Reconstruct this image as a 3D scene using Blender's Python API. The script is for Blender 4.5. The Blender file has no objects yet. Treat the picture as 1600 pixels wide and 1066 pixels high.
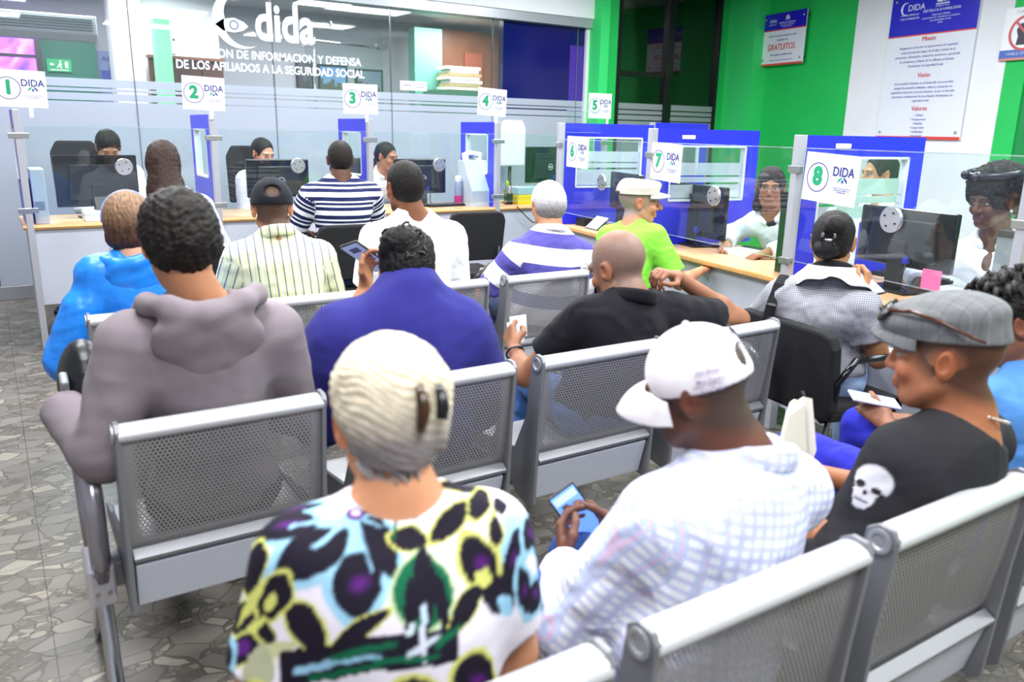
import bpy, math, random
import numpy as np
from mathutils import Vector, Matrix
random.seed(7); rng = np.random.RandomState(7)
S = bpy.context.scene
# ---------------------------------------------------------------- camera
cd = bpy.data.cameras.new('camera'); cam = bpy.data.objects.new('camera', cd); S.collection.objects.link(cam)
FPX = 1250.0
cd.sensor_width = 36.0; cd.lens = FPX / 1600 * 36; cd.clip_start = .05
def _n(v): v = np.array(v, float); return v / np.linalg.norm(v)
_D = _n([-95, 4767, FPX]); _X = np.array([2000., -300., FPX]); _X -= _D * (_X @ _D); _X = _n(_X)
_Z = -_D; _Y = np.cross(_Z, _X); _R = np.array([_X, _Y, _Z])          # world <- camera (x right, y down, z ahead)
_cx, _cy, _cz = _R @ [1, 0, 0], _R @ [0, -1, 0], _R @ [0, 0, -1]
cam.matrix_world = Matrix(((_cx[0], _cy[0], _cz[0], 0), (_cx[1], _cy[1], _cz[1], 0), (_cx[2], _cy[2], _cz[2], 1.5), (0, 0, 0, 1)))
cd.dof.use_dof = True; cd.dof.focus_distance = 4.4; cd.dof.aperture_fstop = 3.0
S.camera = cam
# ---------------------------------------------------------------- world, exposure
w = bpy.data.worlds.new('world'); S.world = w; w.use_nodes = True
w.node_tree.nodes['Background'].inputs[0].default_value = (.86, .9, 1, 1)
w.node_tree.nodes['Background'].inputs[1].default_value = .5
S.view_settings.view_transform = 'Standard'; S.view_settings.look = 'None'; S.view_settings.gamma = 1
S.view_settings.use_curve_mapping = False; S.view_settings.exposure = 0.05
S.cycles.use_denoising = True; S.cycles.max_bounces = 8; S.cycles.transparent_max_bounces = 24
S.cycles.sample_clamp_indirect = 4; S.cycles.caustics_reflective = False; S.cycles.caustics_refractive = False
# ---------------------------------------------------------------- ceiling lamps (light of the room)
LAMPS = []
def area(loc, sx, sy, power, col=(.965, .98, 1), rot=(0, 0, 0)):
    l = bpy.data.lights.new('area_light', 'AREA'); l.shape = 'RECTANGLE'; l.size = sx; l.size_y = sy; l.energy = power; l.color = col
    o = bpy.data.objects.new('area_light', l); o.location = loc; o.rotation_euler = rot; S.collection.objects.link(o); return o
LAMP_SPOTS = [(x, y) for y in (-.6, 1.7, 4.0, 6.3) for x in (.2, 2.7, 5.2)]
CEIL = 3.3
for x, y in LAMP_SPOTS: area((x, y, CEIL - .06), 1.2, .6, 72)
for x, y in ((.9, 9.4), (3.2, 9.4), (5.6, 10)): area((x, y, 2.9), 1.2, .6, 95)
# ---------------------------------------------------------------- node helpers
MATS = {}
def _mat(name):
    m = bpy.data.materials.new(name); m.use_nodes = True; nt = m.node_tree
    return m, nt, nt.nodes['Principled BSDF']
def N(nt, t, **kw):
    n = nt.nodes.new(t)
    for k, v in kw.items():
        if k.startswith('i_'):
            k = k[2:]; n.inputs[int(k) if k.isdigit() else k.replace('_', ' ')].default_value = v
        else: setattr(n, k, v)
    return n
def rgb(c): return (c[0], c[1], c[2], 1)
def hx(s):                                                       # '#rrggbb' sRGB -> linear
    v = [int(s[i:i + 2], 16) / 255 for i in (1, 3, 5)]
    return tuple(x / 12.92 if x <= .04045 else ((x + .055) / 1.055) ** 2.4 for x in v)
def mat(name, col, rough=.5, metal=0, var=.0, vs=8, bump=0, bs=200, emit=0, spec=.5, coat=0, trans=0, sub=0, stretch=None):
    if name in MATS: return MATS[name]
    if isinstance(col, str): col = hx(col)
    m, nt, b = _mat(name); L = nt.links.new
    b.inputs['Base Color'].default_value = rgb(col); b.inputs['Roughness'].default_value = rough
    b.inputs['Metallic'].default_value = metal; b.inputs['Specular IOR Level'].default_value = spec
    b.inputs['Coat Weight'].default_value = coat
    if sub:
        b.inputs['Subsurface Weight'].default_value = sub; b.inputs['Subsurface Radius'].default_value = (.02, .008, .005)
    if emit: b.inputs['Emission Color'].default_value = rgb(col); b.inputs['Emission Strength'].default_value = emit
    tc = N(nt, 'ShaderNodeTexCoord'); src = tc.outputs['Object']
    if stretch:
        mp = N(nt, 'ShaderNodeMapping'); mp.inputs['Scale'].default_value = stretch; L(src, mp.inputs[0]); src = mp.outputs[0]
    if var:
        nz = N(nt, 'ShaderNodeTexNoise', i_Scale=vs, i_Detail=3.0); L(src, nz.inputs['Vector'])
        mr = N(nt, 'ShaderNodeMapRange', i_1=.3, i_2=.7, i_3=1 - var, i_4=1 + var); L(nz.outputs[0], mr.inputs[0])
        mx = N(nt, 'ShaderNodeVectorMath', operation='SCALE'); mx.inputs[0].default_value = col; L(mr.outputs[0], mx.inputs['Scale'])
        L(mx.outputs[0], b.inputs['Base Color'])
    if bump:
        nz = N(nt, 'ShaderNodeTexNoise', i_Scale=bs, i_Detail=2.0); L(src, nz.inputs['Vector'])
        bp = N(nt, 'ShaderNodeBump', i_Strength=bump, i_Distance=.01); L(nz.outputs[0], bp.inputs['Height']); L(bp.outputs[0], b.inputs['Normal'])
    MATS[name] = m; return m
def glassmat(name, tint=(.93, .98, .97), refl=1.0, haze=0.0, rmax=1.0):
    """thin sheet of glass: see-through, mirror-like at grazing angles"""
    if name in MATS: return MATS[name]
    m, nt, b = _mat(name); L = nt.links.new; nt.nodes.remove(b); out = nt.nodes['Material Output']
    t = N(nt, 'ShaderNodeBsdfTransparent'); t.inputs[0].default_value = rgb(tint)
    g = N(nt, 'ShaderNodeBsdfGlossy', i_Roughness=.02); f = N(nt, 'ShaderNodeFresnel', i_IOR=1.5)
    mu = N(nt, 'ShaderNodeMath', operation='MULTIPLY', use_clamp=True); mu.inputs[1].default_value = refl; L(f.outputs[0], mu.inputs[0])
    cl = N(nt, 'ShaderNodeMath', operation='MINIMUM'); cl.inputs[1].default_value = rmax; L(mu.outputs[0], cl.inputs[0]); mu = cl
    mx = N(nt, 'ShaderNodeMixShader'); L(mu.outputs[0], mx.inputs[0]); L(t.outputs[0], mx.inputs[1]); L(g.outputs[0], mx.inputs[2])
    o = mx
    if haze:
        d = N(nt, 'ShaderNodeBsdfDiffuse'); d.inputs[0].default_value = (.8, .86, .95, 1)
        m2 = N(nt, 'ShaderNodeMixShader'); m2.inputs[0].default_value = haze; L(mx.outputs[0], m2.inputs[1]); L(d.outputs[0], m2.inputs[2]); o = m2
    L(o.outputs[0], out.inputs[0]); MATS[name] = m; return m
# ---------------------------------------------------------------- mesh builder
class MB:
    def __init__(s): s.v = []; s.f = []
    def add(s, v, f):
        n = len(s.v); s.v += [tuple(p) for p in v]; s.f += [tuple(i + n for i in q) for q in f]; return s
    def box(s, c, d, R=None):
        v = [Vector(((i & 1) - .5, ((i >> 1) & 1) - .5, (i >> 2) - .5)) for i in range(8)]
        v = [Vector((p.x * d[0], p.y * d[1], p.z * d[2])) for p in v]
        if R is not None: v = [R @ p for p in v]
        return s.add([p + Vector(c) for p in v], [(0, 2, 3, 1), (4, 5, 7, 6), (0, 1, 5, 4), (2, 6, 7, 3), (0, 4, 6, 2), (1, 3, 7, 5)])
    def bb(s, a, b): return s.box([(a[i] + b[i]) / 2 for i in range(3)], [abs(b[i] - a[i]) for i in range(3)])
    def tube(s, pts, r, seg=12, cap=True, sx=1.0):
        pts = [Vector(p) for p in pts]; n = len(pts); rs = r if hasattr(r, '__len__') else [r] * n
        v = []; T0 = None; up = Vector((0, 0, 1))
        for i, p in enumerate(pts):
            T = (pts[min(i + 1, n - 1)] - pts[max(i - 1, 0)]).normalized()
            if T0 is None:
                u = up if abs(T.z) < .9 else Vector((0, 1, 0)); A = T.cross(u).normalized()
            else: A = (A - T * A.dot(T)).normalized()
            B = T.cross(A); T0 = T
            for k in range(seg):
                a = 2 * math.pi * k / seg; v.append(p + (A * math.cos(a) * sx + B * math.sin(a)) * rs[i])
        f = [(i * seg + k, i * seg + (k + 1) % seg, (i + 1) * seg + (k + 1) % seg, (i + 1) * seg + k) for i in range(n - 1) for k in range(seg)]
        if cap: f += [tuple(range(seg))[::-1], tuple((n - 1) * seg + k for k in range(seg))]
        return s.add(v, f)
    def lathe(s, prof, c=(0, 0, 0), seg=24, R=None):
        v = []
        for r, z in prof:
            for k in range(seg):
                a = 2 * math.pi * k / seg; p = Vector((r * math.cos(a), r * math.sin(a), z)); v.append((R @ p if R is not None else p) + Vector(c))
        n = len(prof)
        f = [(i * seg + k, i * seg + (k + 1) % seg, (i + 1) * seg + (k + 1) % seg, (i + 1) * seg + k) for i in range(n - 1) for k in range(seg)]
        f += [tuple(range(seg))[::-1], tuple((n - 1) * seg + k for k in range(seg))]
        return s.add(v, f)
    def prism(s, poly, o, U, V, W, t):
        """polygon (u,v) in the plane o+uU+vV, extruded t along W"""
        o, U, V, W = map(Vector, (o, U, V, W)); n = len(poly)
        a = [o + U * p[0] + V * p[1] for p in poly]; b = [p + W * t for p in a]
        return s.add(a + b, [tuple(range(n))[::-1], tuple(range(n, 2 * n))] + [(i, (i + 1) % n, n + (i + 1) % n, n + i) for i in range(n)])
    def quad(s, a, b, c, d): return s.add([a, b, c, d], [(0, 1, 2, 3)])
    def ball(s, c, r, seg=16, R=None):
        if not hasattr(r, '__len__'): r = (r, r, r)
        k = seg // 2; v = []; f = []
        for i in range(k + 1):
            t = math.pi * i / k
            for j in range(seg):
                a = 2 * math.pi * j / seg; p = Vector((r[0] * math.sin(t) * math.cos(a), r[1] * math.sin(t) * math.sin(a), r[2] * math.cos(t)))
                v.append((R @ p if R is not None else p) + Vector(c))
        f = [(i * seg + j, (i + 1) * seg + j, (i + 1) * seg + (j + 1) % seg, i * seg + (j + 1) % seg) for i in range(k) for j in range(seg)]
        return s.add(v, f)
    def build(s, name, m, parent=None, smooth=False, bevel=0, auto=False):
        rt_ = parent
        while rt_ is not None and rt_.parent is not None: rt_ = rt_.parent
        off = rt_.matrix_world.translation if rt_ is not None and rt_.get('_w') else None
        v = s.v if off is None else [(p[0] - off.x, p[1] - off.y, p[2] - off.z) for p in s.v]
        me = bpy.data.meshes.new(name); me.from_pydata(v, [], s.f); me.update()
        me.materials.append(m)
        o = bpy.data.objects.new(name, me); S.collection.objects.link(o)
        if smooth: me.shade_smooth()
        if parent is not None: o.parent = parent
        if bevel:
            b = o.modifiers.new('bevel', 'BEVEL'); b.width = bevel; b.segments = 2; b.limit_method = 'ANGLE'
        if auto: me.set_sharp_from_angle(angle=math.radians(35))
        return o
def tag(o, label, cat, group=None, kind=None):
    if label: o['label'] = label
    if cat: o['category'] = cat
    if group: o['group'] = group
    if kind: o['kind'] = kind
    return o
def thing(name, label, cat, loc=(0, 0, 0), rz=0, group=None, world=False):
    """world=True: the parts are given in world coordinates"""
    o = bpy.data.objects.new(name, None); S.collection.objects.link(o); o.location = loc; o.rotation_euler = (0, 0, rz)
    o.empty_display_size = .1
    if world: o['_w'] = 1
    o.matrix_world = Matrix.Translation(loc) @ Matrix.Rotation(rz, 4, 'Z')
    return tag(o, label, cat, group)
def struct(name, mb, m, **k): return tag(mb.build(name, m, **k), None, None, kind='structure')
def copy_tree(o, parent=None):
    c = o.copy(); S.collection.objects.link(c); c.parent = parent
    for ch in [x for x in bpy.data.objects if x.parent == o]: copy_tree(ch, c)
    return c
FONT = None
def text(parent, name, lines, o, U, V, m, size, gap=1.35, align='CENTER', bold=0, ext=.0006, sx=1.0, off=.0015):
    """lettering on a plane: origin o, U = reading direction, V = up. lines: [(string, size, u, v)] or list of strings"""
    U = Vector(U).normalized(); V = Vector(V).normalized(); W = U.cross(V); allv = []; allf = []
    if isinstance(lines, str): lines = [lines]
    if lines and isinstance(lines[0], str): lines = [(s_, size, 0, -i * size * gap) for i, s_ in enumerate(lines)]
    for s_, sz, u, v in lines:
        cu = bpy.data.curves.new('t', 'FONT'); cu.body = s_; cu.size = sz; cu.align_x = align; cu.align_y = 'CENTER'; cu.offset = bold * sz; cu.extrude = ext
        cu.resolution_u = 3 if sz > .04 else 1
        ob = bpy.data.objects.new('t', cu); me = bpy.data.meshes.new_from_object(ob)
        n = len(allv)
        for p in me.vertices: allv.append(Vector(o) + U * (u + p.co.x * sx) + V * (v + p.co.y) + W * (p.co.z + off))
        allf += [tuple(i + n for i in q.vertices) for q in me.polygons]
        bpy.data.objects.remove(ob); bpy.data.curves.remove(cu); bpy.data.meshes.remove(me)
    mb = MB(); mb.v = [tuple(p) for p in allv]; mb.f = allf
    return mb.build(name, m, parent)
def arcpoly(cx, cy, r1, r2, a0, a1, n=18, taper=0):
    p = []; q = []
    for i in range(n + 1):
        t = i / n; a = math.radians(a0 + (a1 - a0) * t); k = (r2 - r1) * (1 - taper * abs(2 * t - 1))
        p.append((cx + r2 * math.cos(a), cy + r2 * math.sin(a))); q.append((cx + (r2 - k) * math.cos(a), cy + (r2 - k) * math.sin(a)))
    return p + q[::-1]
def ringmb(mb, cx, cy, r, t, o, U, V, W, d, n=32, sy=1.0):
    for i in range(n):
        a, b = 2 * math.pi * i / n, 2 * math.pi * (i + 1) / n
        P = [((r) * math.cos(a), (r) * math.sin(a) * sy), ((r + t) * math.cos(a), (r + t) * math.sin(a) * sy), ((r + t) * math.cos(b), (r + t) * math.sin(b) * sy), (r * math.cos(b), r * math.sin(b) * sy)]
        mb.prism([(cx + x, cy + y) for x, y in P], o, U, V, W, d)
    return mb
# ---------------------------------------------------------------- materials
SILVER = mat('brushed silver paint', '#b4b6ba', .38, .55, bump=.05, bs=300)
SILVERR = mat('polished aluminium rail', '#e4e6ea', .3, .35)
SILVERD = mat('grey coated steel', '#8c8d92', .42, .4)
PALEPAN = mat('pale grey seat pan', '#d3d8e4', .45, .2)
CHROME = mat('chrome', '#c9cad0', .12, .95)
DISC = mat('brushed steel disc', '#c4c6ca', .28, .85)
BLACK = mat('black plastic', '#17181b', .45)
GLOSSB = mat('glossy black plastic', '#0b0c0f', .12)
FABB = mat('black chair fabric', '#121317', .85, bump=.3, bs=500)
BLUE = mat('royal blue laminate', '#2a2fd6', .35)
GREYPOST = mat('light grey post', '#b9bac2', .4, .3)
WHITE = mat('white paper', '#f4f5f8', .6)
PVC = mat('white sign board', '#f6f7fb', .35)
LAM = mat('pale grey laminate', '#c3c8d6', .5, var=.04, vs=3)
BEECH = mat('beech veneer', '#dcb083', .4, var=.12, vs=6, stretch=(1, 1, 10))
BEECHE = mat('beech edge', '#d9a468', .35, var=.08, vs=12)
GREEN = mat('green wall paint', '#1cc25c', .6, var=.05, vs=2)
GREEND = mat('dark green wall paint', '#0e8a48', .6)
WALLW = mat('white wall paint', '#eef0f6', .7, var=.02, vs=2)
WALLG = mat('pale grey wall paint', '#b4b6bc', .7, var=.03, vs=2)
CEILM = mat('ceiling white', '#d9dade', .8)
LIGHTM = mat('lamp diffuser', (1, 1, 1), .5, emit=9)
NAVYP = mat('navy panel', '#10145c', .12, spec=.35)
FR = mat('ink navy', '#2b2a86', .5); GR = mat('ink green', '#12a070', .5); RD = mat('ink red', '#d2362f', .5)
INKB = mat('ink pale navy', '#6a70b4', .5); INKW = mat('ink white', '#f2f4ff', .5); INKG = mat('ink grey', '#70727c', .6)
GLASS = glassmat('clear glass', refl=.7, haze=.008, rmax=.05)
EDGE = mat('glass edge', '#b9ddd4', .15, trans=0)
CLEARP = glassmat('clear acrylic', refl=1.5, haze=.08)

def floor_mat():
    m, nt, b = _mat('broken marble terrazzo'); L = nt.links.new
    tc = N(nt, 'ShaderNodeTexCoord'); mp = N(nt, 'ShaderNodeMapping'); L(tc.outputs['Object'], mp.inputs[0])
    mp.inputs['Rotation'].default_value = (0, 0, .25); mp.inputs['Scale'].default_value = (1, 1.55, 1)
    nz = N(nt, 'ShaderNodeTexNoise', i_Scale=3.5, i_Detail=2.0); L(mp.outputs[0], nz.inputs['Vector'])
    ad = N(nt, 'ShaderNodeMixRGB', blend_type='LINEAR_LIGHT'); ad.inputs[0].default_value = .06; L(mp.outputs[0], ad.inputs[1]); L(nz.outputs['Color'], ad.inputs[2])
    def vor(sc, feat):
        v = N(nt, 'ShaderNodeTexVoronoi', feature=feat, i_Scale=sc); L(ad.outputs[0], v.inputs['Vector']); return v
    big = vor(9, 'F1'); bige = vor(9, 'DISTANCE_TO_EDGE'); sm = vor(27, 'F1'); sme = vor(27, 'DISTANCE_TO_EDGE')
    def ramp(src, pts):
        r = N(nt, 'ShaderNodeValToRGB'); L(src, r.inputs[0]); e = r.color_ramp.elements
        e[0].position, e[0].color = pts[0][0], rgb(hx(pts[0][1])); e[1].position, e[1].color = pts[-1][0], rgb(hx(pts[-1][1]))
        for p, c in pts[1:-1]: x = e.new(p); x.color = rgb(hx(c))
        return r
    sp = N(nt, 'ShaderNodeSeparateColor'); L(big.outputs['Color'], sp.inputs[0]); sp2 = N(nt, 'ShaderNodeSeparateColor'); L(sm.outputs['Color'], sp2.inputs[0])
    cb = ramp(sp.outputs[0], [(0, '#706e69'), (.5, '#7f7d78'), (.85, '#8b8984'), (1, '#a5a298')])
    cs = ramp(sp2.outputs[1], [(0, '#605d57'), (.5, '#74716a'), (.8, '#817e77'), (1, '#aaa497')])
    pick = N(nt, 'ShaderNodeMath', operation='GREATER_THAN'); pick.inputs[1].default_value = .45; L(sp.outputs[1], pick.inputs[0])
    mx = N(nt, 'ShaderNodeMixRGB'); L(pick.outputs[0], mx.inputs[0]); L(cs.outputs[0], mx.inputs[1]); L(cb.outputs[0], mx.inputs[2])
    g1 = N(nt, 'ShaderNodeMath', operation='LESS_THAN'); g1.inputs[1].default_value = .03; L(bige.outputs[0], g1.inputs[0])
    g2 = N(nt, 'ShaderNodeMath', operation='LESS_THAN'); g2.inputs[1].default_value = .05; L(sme.outputs[0], g2.inputs[0])
    inv = N(nt, 'ShaderNodeMath', operation='SUBTRACT'); inv.inputs[0].default_value = 1; L(pick.outputs[0], inv.inputs[1])
    g3 = N(nt, 'ShaderNodeMath', operation='MULTIPLY'); L(g2.outputs[0], g3.inputs[0]); L(inv.outputs[0], g3.inputs[1])
    g = N(nt, 'ShaderNodeMath', operation='MAXIMUM'); L(g1.outputs[0], g.inputs[0]); L(g3.outputs[0], g.inputs[1])
    m2 = N(nt, 'ShaderNodeMixRGB'); m2.inputs[2].default_value = rgb(hx('#5a574f')); L(g.outputs[0], m2.inputs[0]); L(mx.outputs[0], m2.inputs[1])
    # joints of the 0.6 m slabs
    br = N(nt, 'ShaderNodeTexBrick', offset=0.0, i_Scale=1.0, i_Mortar_Size=.0016, i_Brick_Width=.6, i_Row_Height=.6)
    br.inputs['Color1'].default_value = (1, 1, 1, 1); br.inputs['Color2'].default_value = (.93, .93, .93, 1); br.inputs['Mortar'].default_value = (.28, .27, .25, 1)
    L(tc.outputs['Object'], br.inputs['Vector'])
    m3 = N(nt, 'ShaderNodeMixRGB', blend_type='MULTIPLY'); m3.inputs[0].default_value = 1; gm = N(nt, 'ShaderNodeMixRGB', blend_type='MULTIPLY'); gm.inputs[0].default_value = 1; gm.inputs[2].default_value = (.84, .80, .74, 1); L(m2.outputs[0], gm.inputs[1]); L(gm.outputs[0], m3.inputs[1]); L(br.outputs[0], m3.inputs[2])
    L(m3.outputs[0], b.inputs['Base Color']); b.inputs['Roughness'].default_value = .34; b.inputs['Specular IOR Level'].default_value = .35; return m
FLOOR = floor_mat()
def perf_mat():
    """steel sheet punched with a hexagonal grid of real see-through holes (pattern in object x,z)"""
    m, nt, b = _mat('perforated grey steel'); L = nt.links.new; out = nt.nodes['Material Output']
    b.inputs['Base Color'].default_value = rgb(hx('#a4a3a4')); b.inputs['Metallic'].default_value = .45; b.inputs['Roughness'].default_value = .42
    at = N(nt, 'ShaderNodeAttribute', attribute_name='tc'); sx = N(nt, 'ShaderNodeSeparateXYZ'); L(at.outputs['Vector'], sx.inputs[0])
    P = .0105
    def M(op, a, b_=None):
        n = N(nt, 'ShaderNodeMath', operation=op)
        for i, q in enumerate((a, b_)):
            if q is None: continue
            if isinstance(q, (int, float)): n.inputs[i].default_value = q
            else: L(q, n.inputs[i])
        return n.outputs[0]
    def cell(ox, oz):
        u = M('SUBTRACT', M('FRACT', M('ADD', M('DIVIDE', sx.outputs[0], P), ox)), .5); v = M('SUBTRACT', M('FRACT', M('ADD', M('DIVIDE', sx.outputs[2], P * 1.732), oz)), .5)
        v = M('MULTIPLY', v, 1.732); return M('ADD', M('MULTIPLY', u, u), M('MULTIPLY', v, v))
    d = M('MINIMUM', cell(50, 50), cell(50.5, 50.5)); hole = M('LESS_THAN', d, .075)
    mask = M('MULTIPLY', hole, sx.outputs[1])
    t = N(nt, 'ShaderNodeBsdfTransparent'); mx = N(nt, 'ShaderNodeMixShader'); L(mask, mx.inputs[0]); L(b.outputs[0], mx.inputs[1]); L(t.outputs[0], mx.inputs[2]); L(mx.outputs[0], out.inputs[0])
    return m
PERF = perf_mat()
def add_tc(o, fn):
    me = o.data; a = me.attributes.new('tc', 'FLOAT_VECTOR', 'POINT'); co = np.empty(len(me.vertices) * 3, np.float32)
    me.vertices.foreach_get('co', co); a.data.foreach_set('vector', fn(co.reshape(-1, 3)).astype(np.float32).ravel())
def cloth(name, base, pattern=None, rough=.85, bump=.25, bs=12, fine=.12):
    """woven cloth. pattern: list of (axis, period, phase, width, colour) bands in the garment's own coordinates"""
    if name in MATS: return MATS[name]
    m, nt, b = _mat(name); L = nt.links.new; b.inputs['Roughness'].default_value = rough; b.inputs['Specular IOR Level'].default_value = .25
    b.inputs['Sheen Weight'].default_value = .04
    if isinstance(base, str): base = hx(base)
    at = N(nt, 'ShaderNodeAttribute', attribute_name='tc'); sx = N(nt, 'ShaderNodeSeparateXYZ'); L(at.outputs['Vector'], sx.inputs[0])
    cur = N(nt, 'ShaderNodeRGB'); cur.outputs[0].default_value = rgb(base); cur = cur.outputs[0]
    for ax, per, ph, wd, c in (pattern or []):
        d = N(nt, 'ShaderNodeMath', operation='DIVIDE'); L(sx.outputs[ax], d.inputs[0]); d.inputs[1].default_value = per
        a = N(nt, 'ShaderNodeMath', operation='ADD'); L(d.outputs[0], a.inputs[0]); a.inputs[1].default_value = 100 - ph / per
        f = N(nt, 'ShaderNodeMath', operation='FRACT'); L(a.outputs[0], f.inputs[0])
        l = N(nt, 'ShaderNodeMath', operation='LESS_THAN'); L(f.outputs[0], l.inputs[0]); l.inputs[1].default_value = wd / per
        alpha = 1.0
        if len(c) == 2: c, alpha = c
        mu = N(nt, 'ShaderNodeMath', operation='MULTIPLY'); L(l.outputs[0], mu.inputs[0]); mu.inputs[1].default_value = alpha
        mx = N(nt, 'ShaderNodeMixRGB'); L(mu.outputs[0], mx.inputs[0]); L(cur, mx.inputs[1]); mx.inputs[2].default_value = rgb(hx(c) if isinstance(c, str) else c); cur = mx.outputs[0]
    L(cur, b.inputs['Base Color'])
    tc = N(nt, 'ShaderNodeTexCoord')
    n1 = N(nt, 'ShaderNodeTexNoise', i_Scale=bs * .8, i_Detail=1.2, i_Distortion=.7); L(tc.outputs['Object'], n1.inputs['Vector'])
    n2 = N(nt, 'ShaderNodeTexNoise', i_Scale=600.0, i_Detail=1.0); L(tc.outputs['Object'], n2.inputs['Vector'])
    b1 = N(nt, 'ShaderNodeBump', i_Strength=min(1, bump * 1.7), i_Distance=.045); L(n1.outputs[0], b1.inputs['Height'])
    b2 = N(nt, 'ShaderNodeBump', i_Strength=fine, i_Distance=.003); L(n2.outputs[0], b2.inputs['Height']); L(b1.outputs[0], b2.inputs['Normal']); L(b2.outputs[0], b.inputs['Normal'])
    MATS[name] = m; return m
def painted(name, rough=.8, bump=.15, bs=40, sub=0, spec=.3, fine=0, fs=900):
    """colour of the thing itself read from its painted colour attribute (prints, skin tone, hair tone)"""
    if name in MATS: return MATS[name]
    m, nt, b = _mat(name); L = nt.links.new; b.inputs['Roughness'].default_value = rough; b.inputs['Specular IOR Level'].default_value = spec
    at = N(nt, 'ShaderNodeAttribute', attribute_name='Col'); L(at.outputs['Color'], b.inputs['Base Color'])
    if sub: b.inputs['Subsurface Weight'].default_value = sub; b.inputs['Subsurface Radius'].default_value = (.012, .004, .002)
    tc = N(nt, 'ShaderNodeTexCoord'); n1 = N(nt, 'ShaderNodeTexNoise', i_Scale=bs, i_Detail=3.0); L(tc.outputs['Object'], n1.inputs['Vector'])
    b1 = N(nt, 'ShaderNodeBump', i_Strength=bump, i_Distance=.01); L(n1.outputs[0], b1.inputs['Height']); last = b1
    if fine:
        n2 = N(nt, 'ShaderNodeTexNoise', i_Scale=fs, i_Detail=1.0); L(tc.outputs['Object'], n2.inputs['Vector'])
        b2 = N(nt, 'ShaderNodeBump', i_Strength=fine, i_Distance=.004); L(n2.outputs[0], b2.inputs['Height']); L(b1.outputs[0], b2.inputs['Normal']); last = b2
    L(last.outputs[0], b.inputs['Normal']); MATS[name] = m; return m
SKIN = painted('skin', .5, .06, 120, sub=.12, spec=.4)
HAIR = painted('hair', .55, .3, 60, spec=.25, fine=.5, fs=350)
# ---------------------------------------------------------------- implicit surfaces for bodies and cloth
def V3(*a): return np.array(a, float)
def nrm(v): v = np.asarray(v, float); return v / (np.linalg.norm(v) + 1e-12)
def frame(yaw, pitch=0, roll=0):
    """columns: right, forward, up. yaw ccw from +Y, pitch = nodding down, roll = leaning the top to the right; degrees"""
    y, p, r = map(math.radians, (yaw, -pitch, roll))
    return np.array(Matrix.Rotation(y, 3, 'Z') @ Matrix.Rotation(p, 3, 'X') @ Matrix.Rotation(r, 3, 'Y'))
class Fld:
    def __init__(s): s.p = []
    def cap(s, a, b, r1, r2=None, k=.03, op='u', cuts=()):
        s.p.append(('c', V3(*a), V3(*b), r1, r1 if r2 is None else r2, k, op, cuts)); return s
    def ell(s, c, r, R=None, k=.03, op='u', cuts=()):
        s.p.append(('e', V3(*c), V3(*r), np.eye(3) if R is None else np.asarray(R), None, k, op, cuts)); return s
    def copy(s): f = Fld(); f.p = list(s.p); return f
    def bounds(s, pad=.03):
        lo = np.full(3, 9e9); hi = -lo
        for q in s.p:
            if q[6] != 'u': continue
            a, b = s._bb(q); lo = np.minimum(lo, a); hi = np.maximum(hi, b)
        return lo - pad, hi + pad
    @staticmethod
    def _bb(q):
        if q[0] == 'c':
            r = max(q[3], q[4]); return np.minimum(q[1], q[2]) - r, np.maximum(q[1], q[2]) + r
        e = np.sqrt(((q[3] * q[2]) ** 2).sum(1)); return q[1] - e, q[1] + e
    @staticmethod
    def _d(q, P, off):
        if q[0] == 'c':
            a, b = q[1], q[2]; ba = b - a; t = np.clip(((P - a) @ ba) / (ba @ ba + 1e-12), 0, 1)
            d = np.sqrt((((P - a) - t[..., None] * ba) ** 2).sum(-1)) - (q[3] + (q[4] - q[3]) * t)
        else:
            x = (P - q[1]) @ q[3] / q[2]; k0 = np.sqrt((x ** 2).sum(-1)) + 1e-9; k1 = np.sqrt(((x / q[2]) ** 2).sum(-1)) + 1e-9; d = k0 * (k0 - 1) / k1
        if q[6] == 'u': d = d - off
        for o, n in q[7]: d = np.maximum(d, (P - np.asarray(o)) @ np.asarray(n))
        return d
    def grid(s, lo, hi, h, off=0.0):
        n = np.maximum(np.ceil((hi - lo) / h).astype(int) + 1, 4); F = np.full(n, .2, np.float32)
        ax = [lo[i] + h * np.arange(n[i]) for i in range(3)]
        for q in s.p:
            a, b = s._bb(q); m = q[5] * 1.0 + off + .02 + 2 * h
            i0 = np.clip(np.floor((a - m - lo) / h).astype(int), 0, n); i1 = np.clip(np.ceil((b + m - lo) / h).astype(int) + 1, 0, n)
            if (i1 <= i0).any(): continue
            sl = tuple(slice(i0[i], i1[i]) for i in range(3))
            P = np.stack(np.meshgrid(ax[0][sl[0]], ax[1][sl[1]], ax[2][sl[2]], indexing='ij'), -1)
            d = s._d(q, P, off).astype(np.float32); A = F[sl]; k = q[5]
            if q[6] == 'u':
                hh = np.maximum(k - np.abs(A - d), 0) / k; F[sl] = np.minimum(A, d) - hh * hh * k * .25
            else:
                d = -d; hh = np.maximum(k - np.abs(A - d), 0) / k; F[sl] = np.maximum(A, d) + hh * hh * k * .25
        return F, ax
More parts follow.
